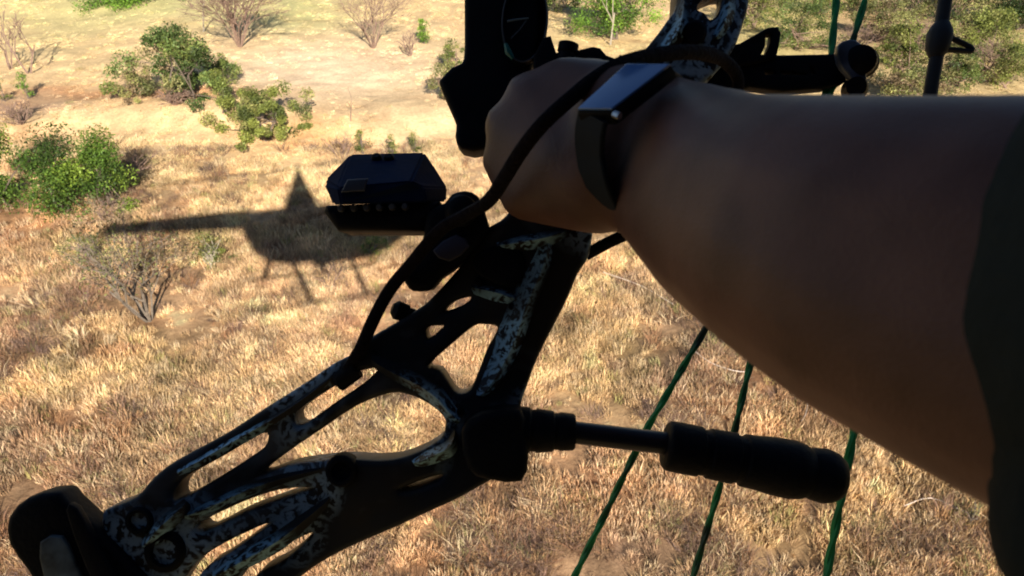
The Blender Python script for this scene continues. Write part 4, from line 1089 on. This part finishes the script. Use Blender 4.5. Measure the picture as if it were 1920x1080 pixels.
# boxy device on a clamp, left of the grip
DEV = mat('device_sky_tinted', (.013, .022, .060), .75, spec=.02, nscale=30, namt=.3, bump=.2, bscale=250)  # blue sky light on the box top is put into this base colour
def prism(quads_pts, faces):
    bm = bmesh.new(); v = [bm.verts.new(at(*q)) for q in quads_pts]
    for f in faces: bm.faces.new([v[i_] for i_ in f])
    return bm
dv = [(657, 290, .440), (795, 286, .440), (817, 318, .440), (838, 352, .430), (836, 378, .425), (625, 384, .400), (612, 352, .405), (612, 336, .415),    # 0-7 outline of the upper shell
      (632, 352, .392), (770, 340, .392), (795, 350, .398), (800, 380, .398), (640, 384, .392)]
bm = prism(dv, [(0, 1, 9, 8), (1, 2, 3, 10, 9), (3, 4, 11, 10), (8, 9, 10, 11, 12), (7, 0, 8), (7, 8, 12, 5, 6)])
back = [bm.verts.new(at(x, y, .455)) for x, y, _ in dv[:8]]; bm.verts.ensure_lookup_table()
for k in range(8): bm.faces.new((bm.verts[k], bm.verts[(k+1) % 8], back[(k+1) % 8], back[k])) if k not in (4,) else None
bm.faces.new((bm.verts[4], bm.verts[11], bm.verts[12], bm.verts[5])); bm.faces.new((bm.verts[4], bm.verts[5], back[5], back[4])); bm.faces.new(back)
bmesh.ops.recalc_face_normals(bm, faces=bm.faces[:])
bmesh.ops.bevel(bm, geom=bm.edges[:], offset=.0011, segments=2, affect='EDGES')
box = put('sight_box', bm, DEV, bow, smooth=False)
put('box_base', plate([(626, 392), (830, 384), (826, 410), (800, 438), (648, 438), (622, 404)], [], .424, .022, .005, 1), BLACK, bow)
put('box_cover', plate([(652, 337), (690, 335), (684, 358), (640, 361)], [], .3905, .0012, .0008, 1), mat('cover_grey', (.06, .065, .085), .35), box)
for k in range(6):
    bm = bmesh.new(); c0 = at(640+k*24, 391-k*.6, .400); lathe(bm, c0, c0-FWD*.004, [(0, .0022), (1, .0016)], 8); put('rivet', bm, mat('rivet_grey', (.07, .07, .075), .5) if k == 0 else bpy.data.materials['rivet_grey'], box)
for (x, y) in ((707, 301), (730, 302)):
    bm = bmesh.new(); c0 = at(x, y, .431); lathe(bm, c0+Vector((0, 0, -.002)), c0+Vector((0, -.001, .004)), [(0, .0032), (.8, .0032), (1, .0022)], 14); put('button', bm, BLACK, box)
cl = put('clamp', plate([(838, 385), (850, 369), (876, 363), (897, 372), (907, 390), (913, 410), (918, 433), (905, 455), (880, 480), (850, 508), (827, 523), (810, 543), (780, 546), (766, 532), (760, 513), (790, 470), (800, 440), (805, 400)], [], D0-.004, .016, .005, 2), BLACK, bow)
bm = bmesh.new(); lathe(bm, at(862, 398, D0-.018), at(868, 392, D0-.030), [(0, .0085), (.7, .0085), (.9, .007), (1, .004)], 20); put('clamp_screw', bm, BLACK, cl)
put('clamp_pad', plate([(812, 470), (855, 440), (880, 462), (842, 490)], [], D0-.021, .002, .001, 2), mat('pad_purple', (.05, .045, .07), .5), cl)

# cable guard, rollers, arrow rest
put('cable_guard', plate([(1250, 110), (1330, 95), (1390, 105), (1455, 108), (1552, 106), (1590, 100), (1600, 130), (1575, 160), (1542, 170), (1462, 176), (1400, 168), (1330, 190), (1250, 200)],
   [[(1428, 138), (1444, 138), (1447, 143), (1430, 144)], [(1458, 139), (1505, 143), (1505, 145), (1460, 143)], [(1513, 132), (1517, 133), (1522, 144), (1516, 143)]], .436, .006, .002, 1), BLACK, bow)
ROLL = mat('roller_camo', (.10, .12, .17), .35, nscale=70, color2=(.015, .016, .02))
bm = bmesh.new(); lathe(bm, at(1618, 118, .445), at(1613, 112, .415), [(0, .007), (.05, .0092), (.35, .0092), (.45, .0070), (.55, .0070), (.65, .0088), (.95, .0085), (1, .006)], 24); put('roller', bm, BLACK, bow)
bm = bmesh.new(); lathe(bm, at(1600, 170, .442), at(1606, 162, .418), [(0, .005), (.1, .0072), (.4, .0072), (.5, .0055), (.6, .0072), (1, .0055)], 24); put('roller', bm, BLACK, bow)
put('roller_bracket', plate([(1568, 88), (1590, 76), (1612, 86), (1616, 120), (1622, 152), (1600, 158), (1585, 140), (1570, 120)], [], .421, .003, .0014, 2), ROLL, bow)
put('arrow_rest', plate([(1290, 110), (1385, 84), (1436, 55), (1455, 54), (1461, 66), (1458, 86), (1452, 112), (1400, 125), (1330, 130)], [[(1432, 68), (1443, 68), (1440, 86), (1430, 110), (1424, 106), (1432, 88)]], .431, .004, .0015, 1), BLACK, bow)
bm = bmesh.new(); lathe(bm, at(1303, 62, D0-.010), at(1303, 60, D0-.022), [(0, .0065), (.8, .0065), (1, .005)], 20); put('bushing', bm, BLACK, bow)

# braided wrist sling
SLING = mat('sling_cord', (.010, .005, .008), .9, spec=.2, nscale=200, namt=.5, bump=1.0, bscale=400)
bm = bmesh.new()
path = [(640, 712, .405), (655, 690, .404), (678, 650, .402), (700, 600, .400), (730, 545, .398), (775, 490, .392), (825, 432, .382), (870, 405, .374), (915, 378, .362), (945, 335, .350), (978, 282, .338), (1018, 232, .330), (1068, 186, .330), (1112, 150, .332), (1160, 122, .338), (1225, 104, .352), (1300, 98, .370), (1355, 112, .392), (1384, 150, .405), (1370, 210, .408), (1320, 300, .41), (1255, 380, .412), (1190, 430, .414), (1140, 455, .416), (1098, 478, .418)]
P_ = smooth_path([tuple(at(*q)) for q in path], 5)
tube(bm, [Vector(q) for q in P_], .0038, 10, flat=.8); put('wrist_sling', bm, SLING, bow)
bm = bmesh.new(); tube(bm, [at(668, 690, .406), at(640, 712, .406), at(622, 700, .410)], [.006, .0062, .004], 10); put('sling_anchor', bm, BLACK, bow)
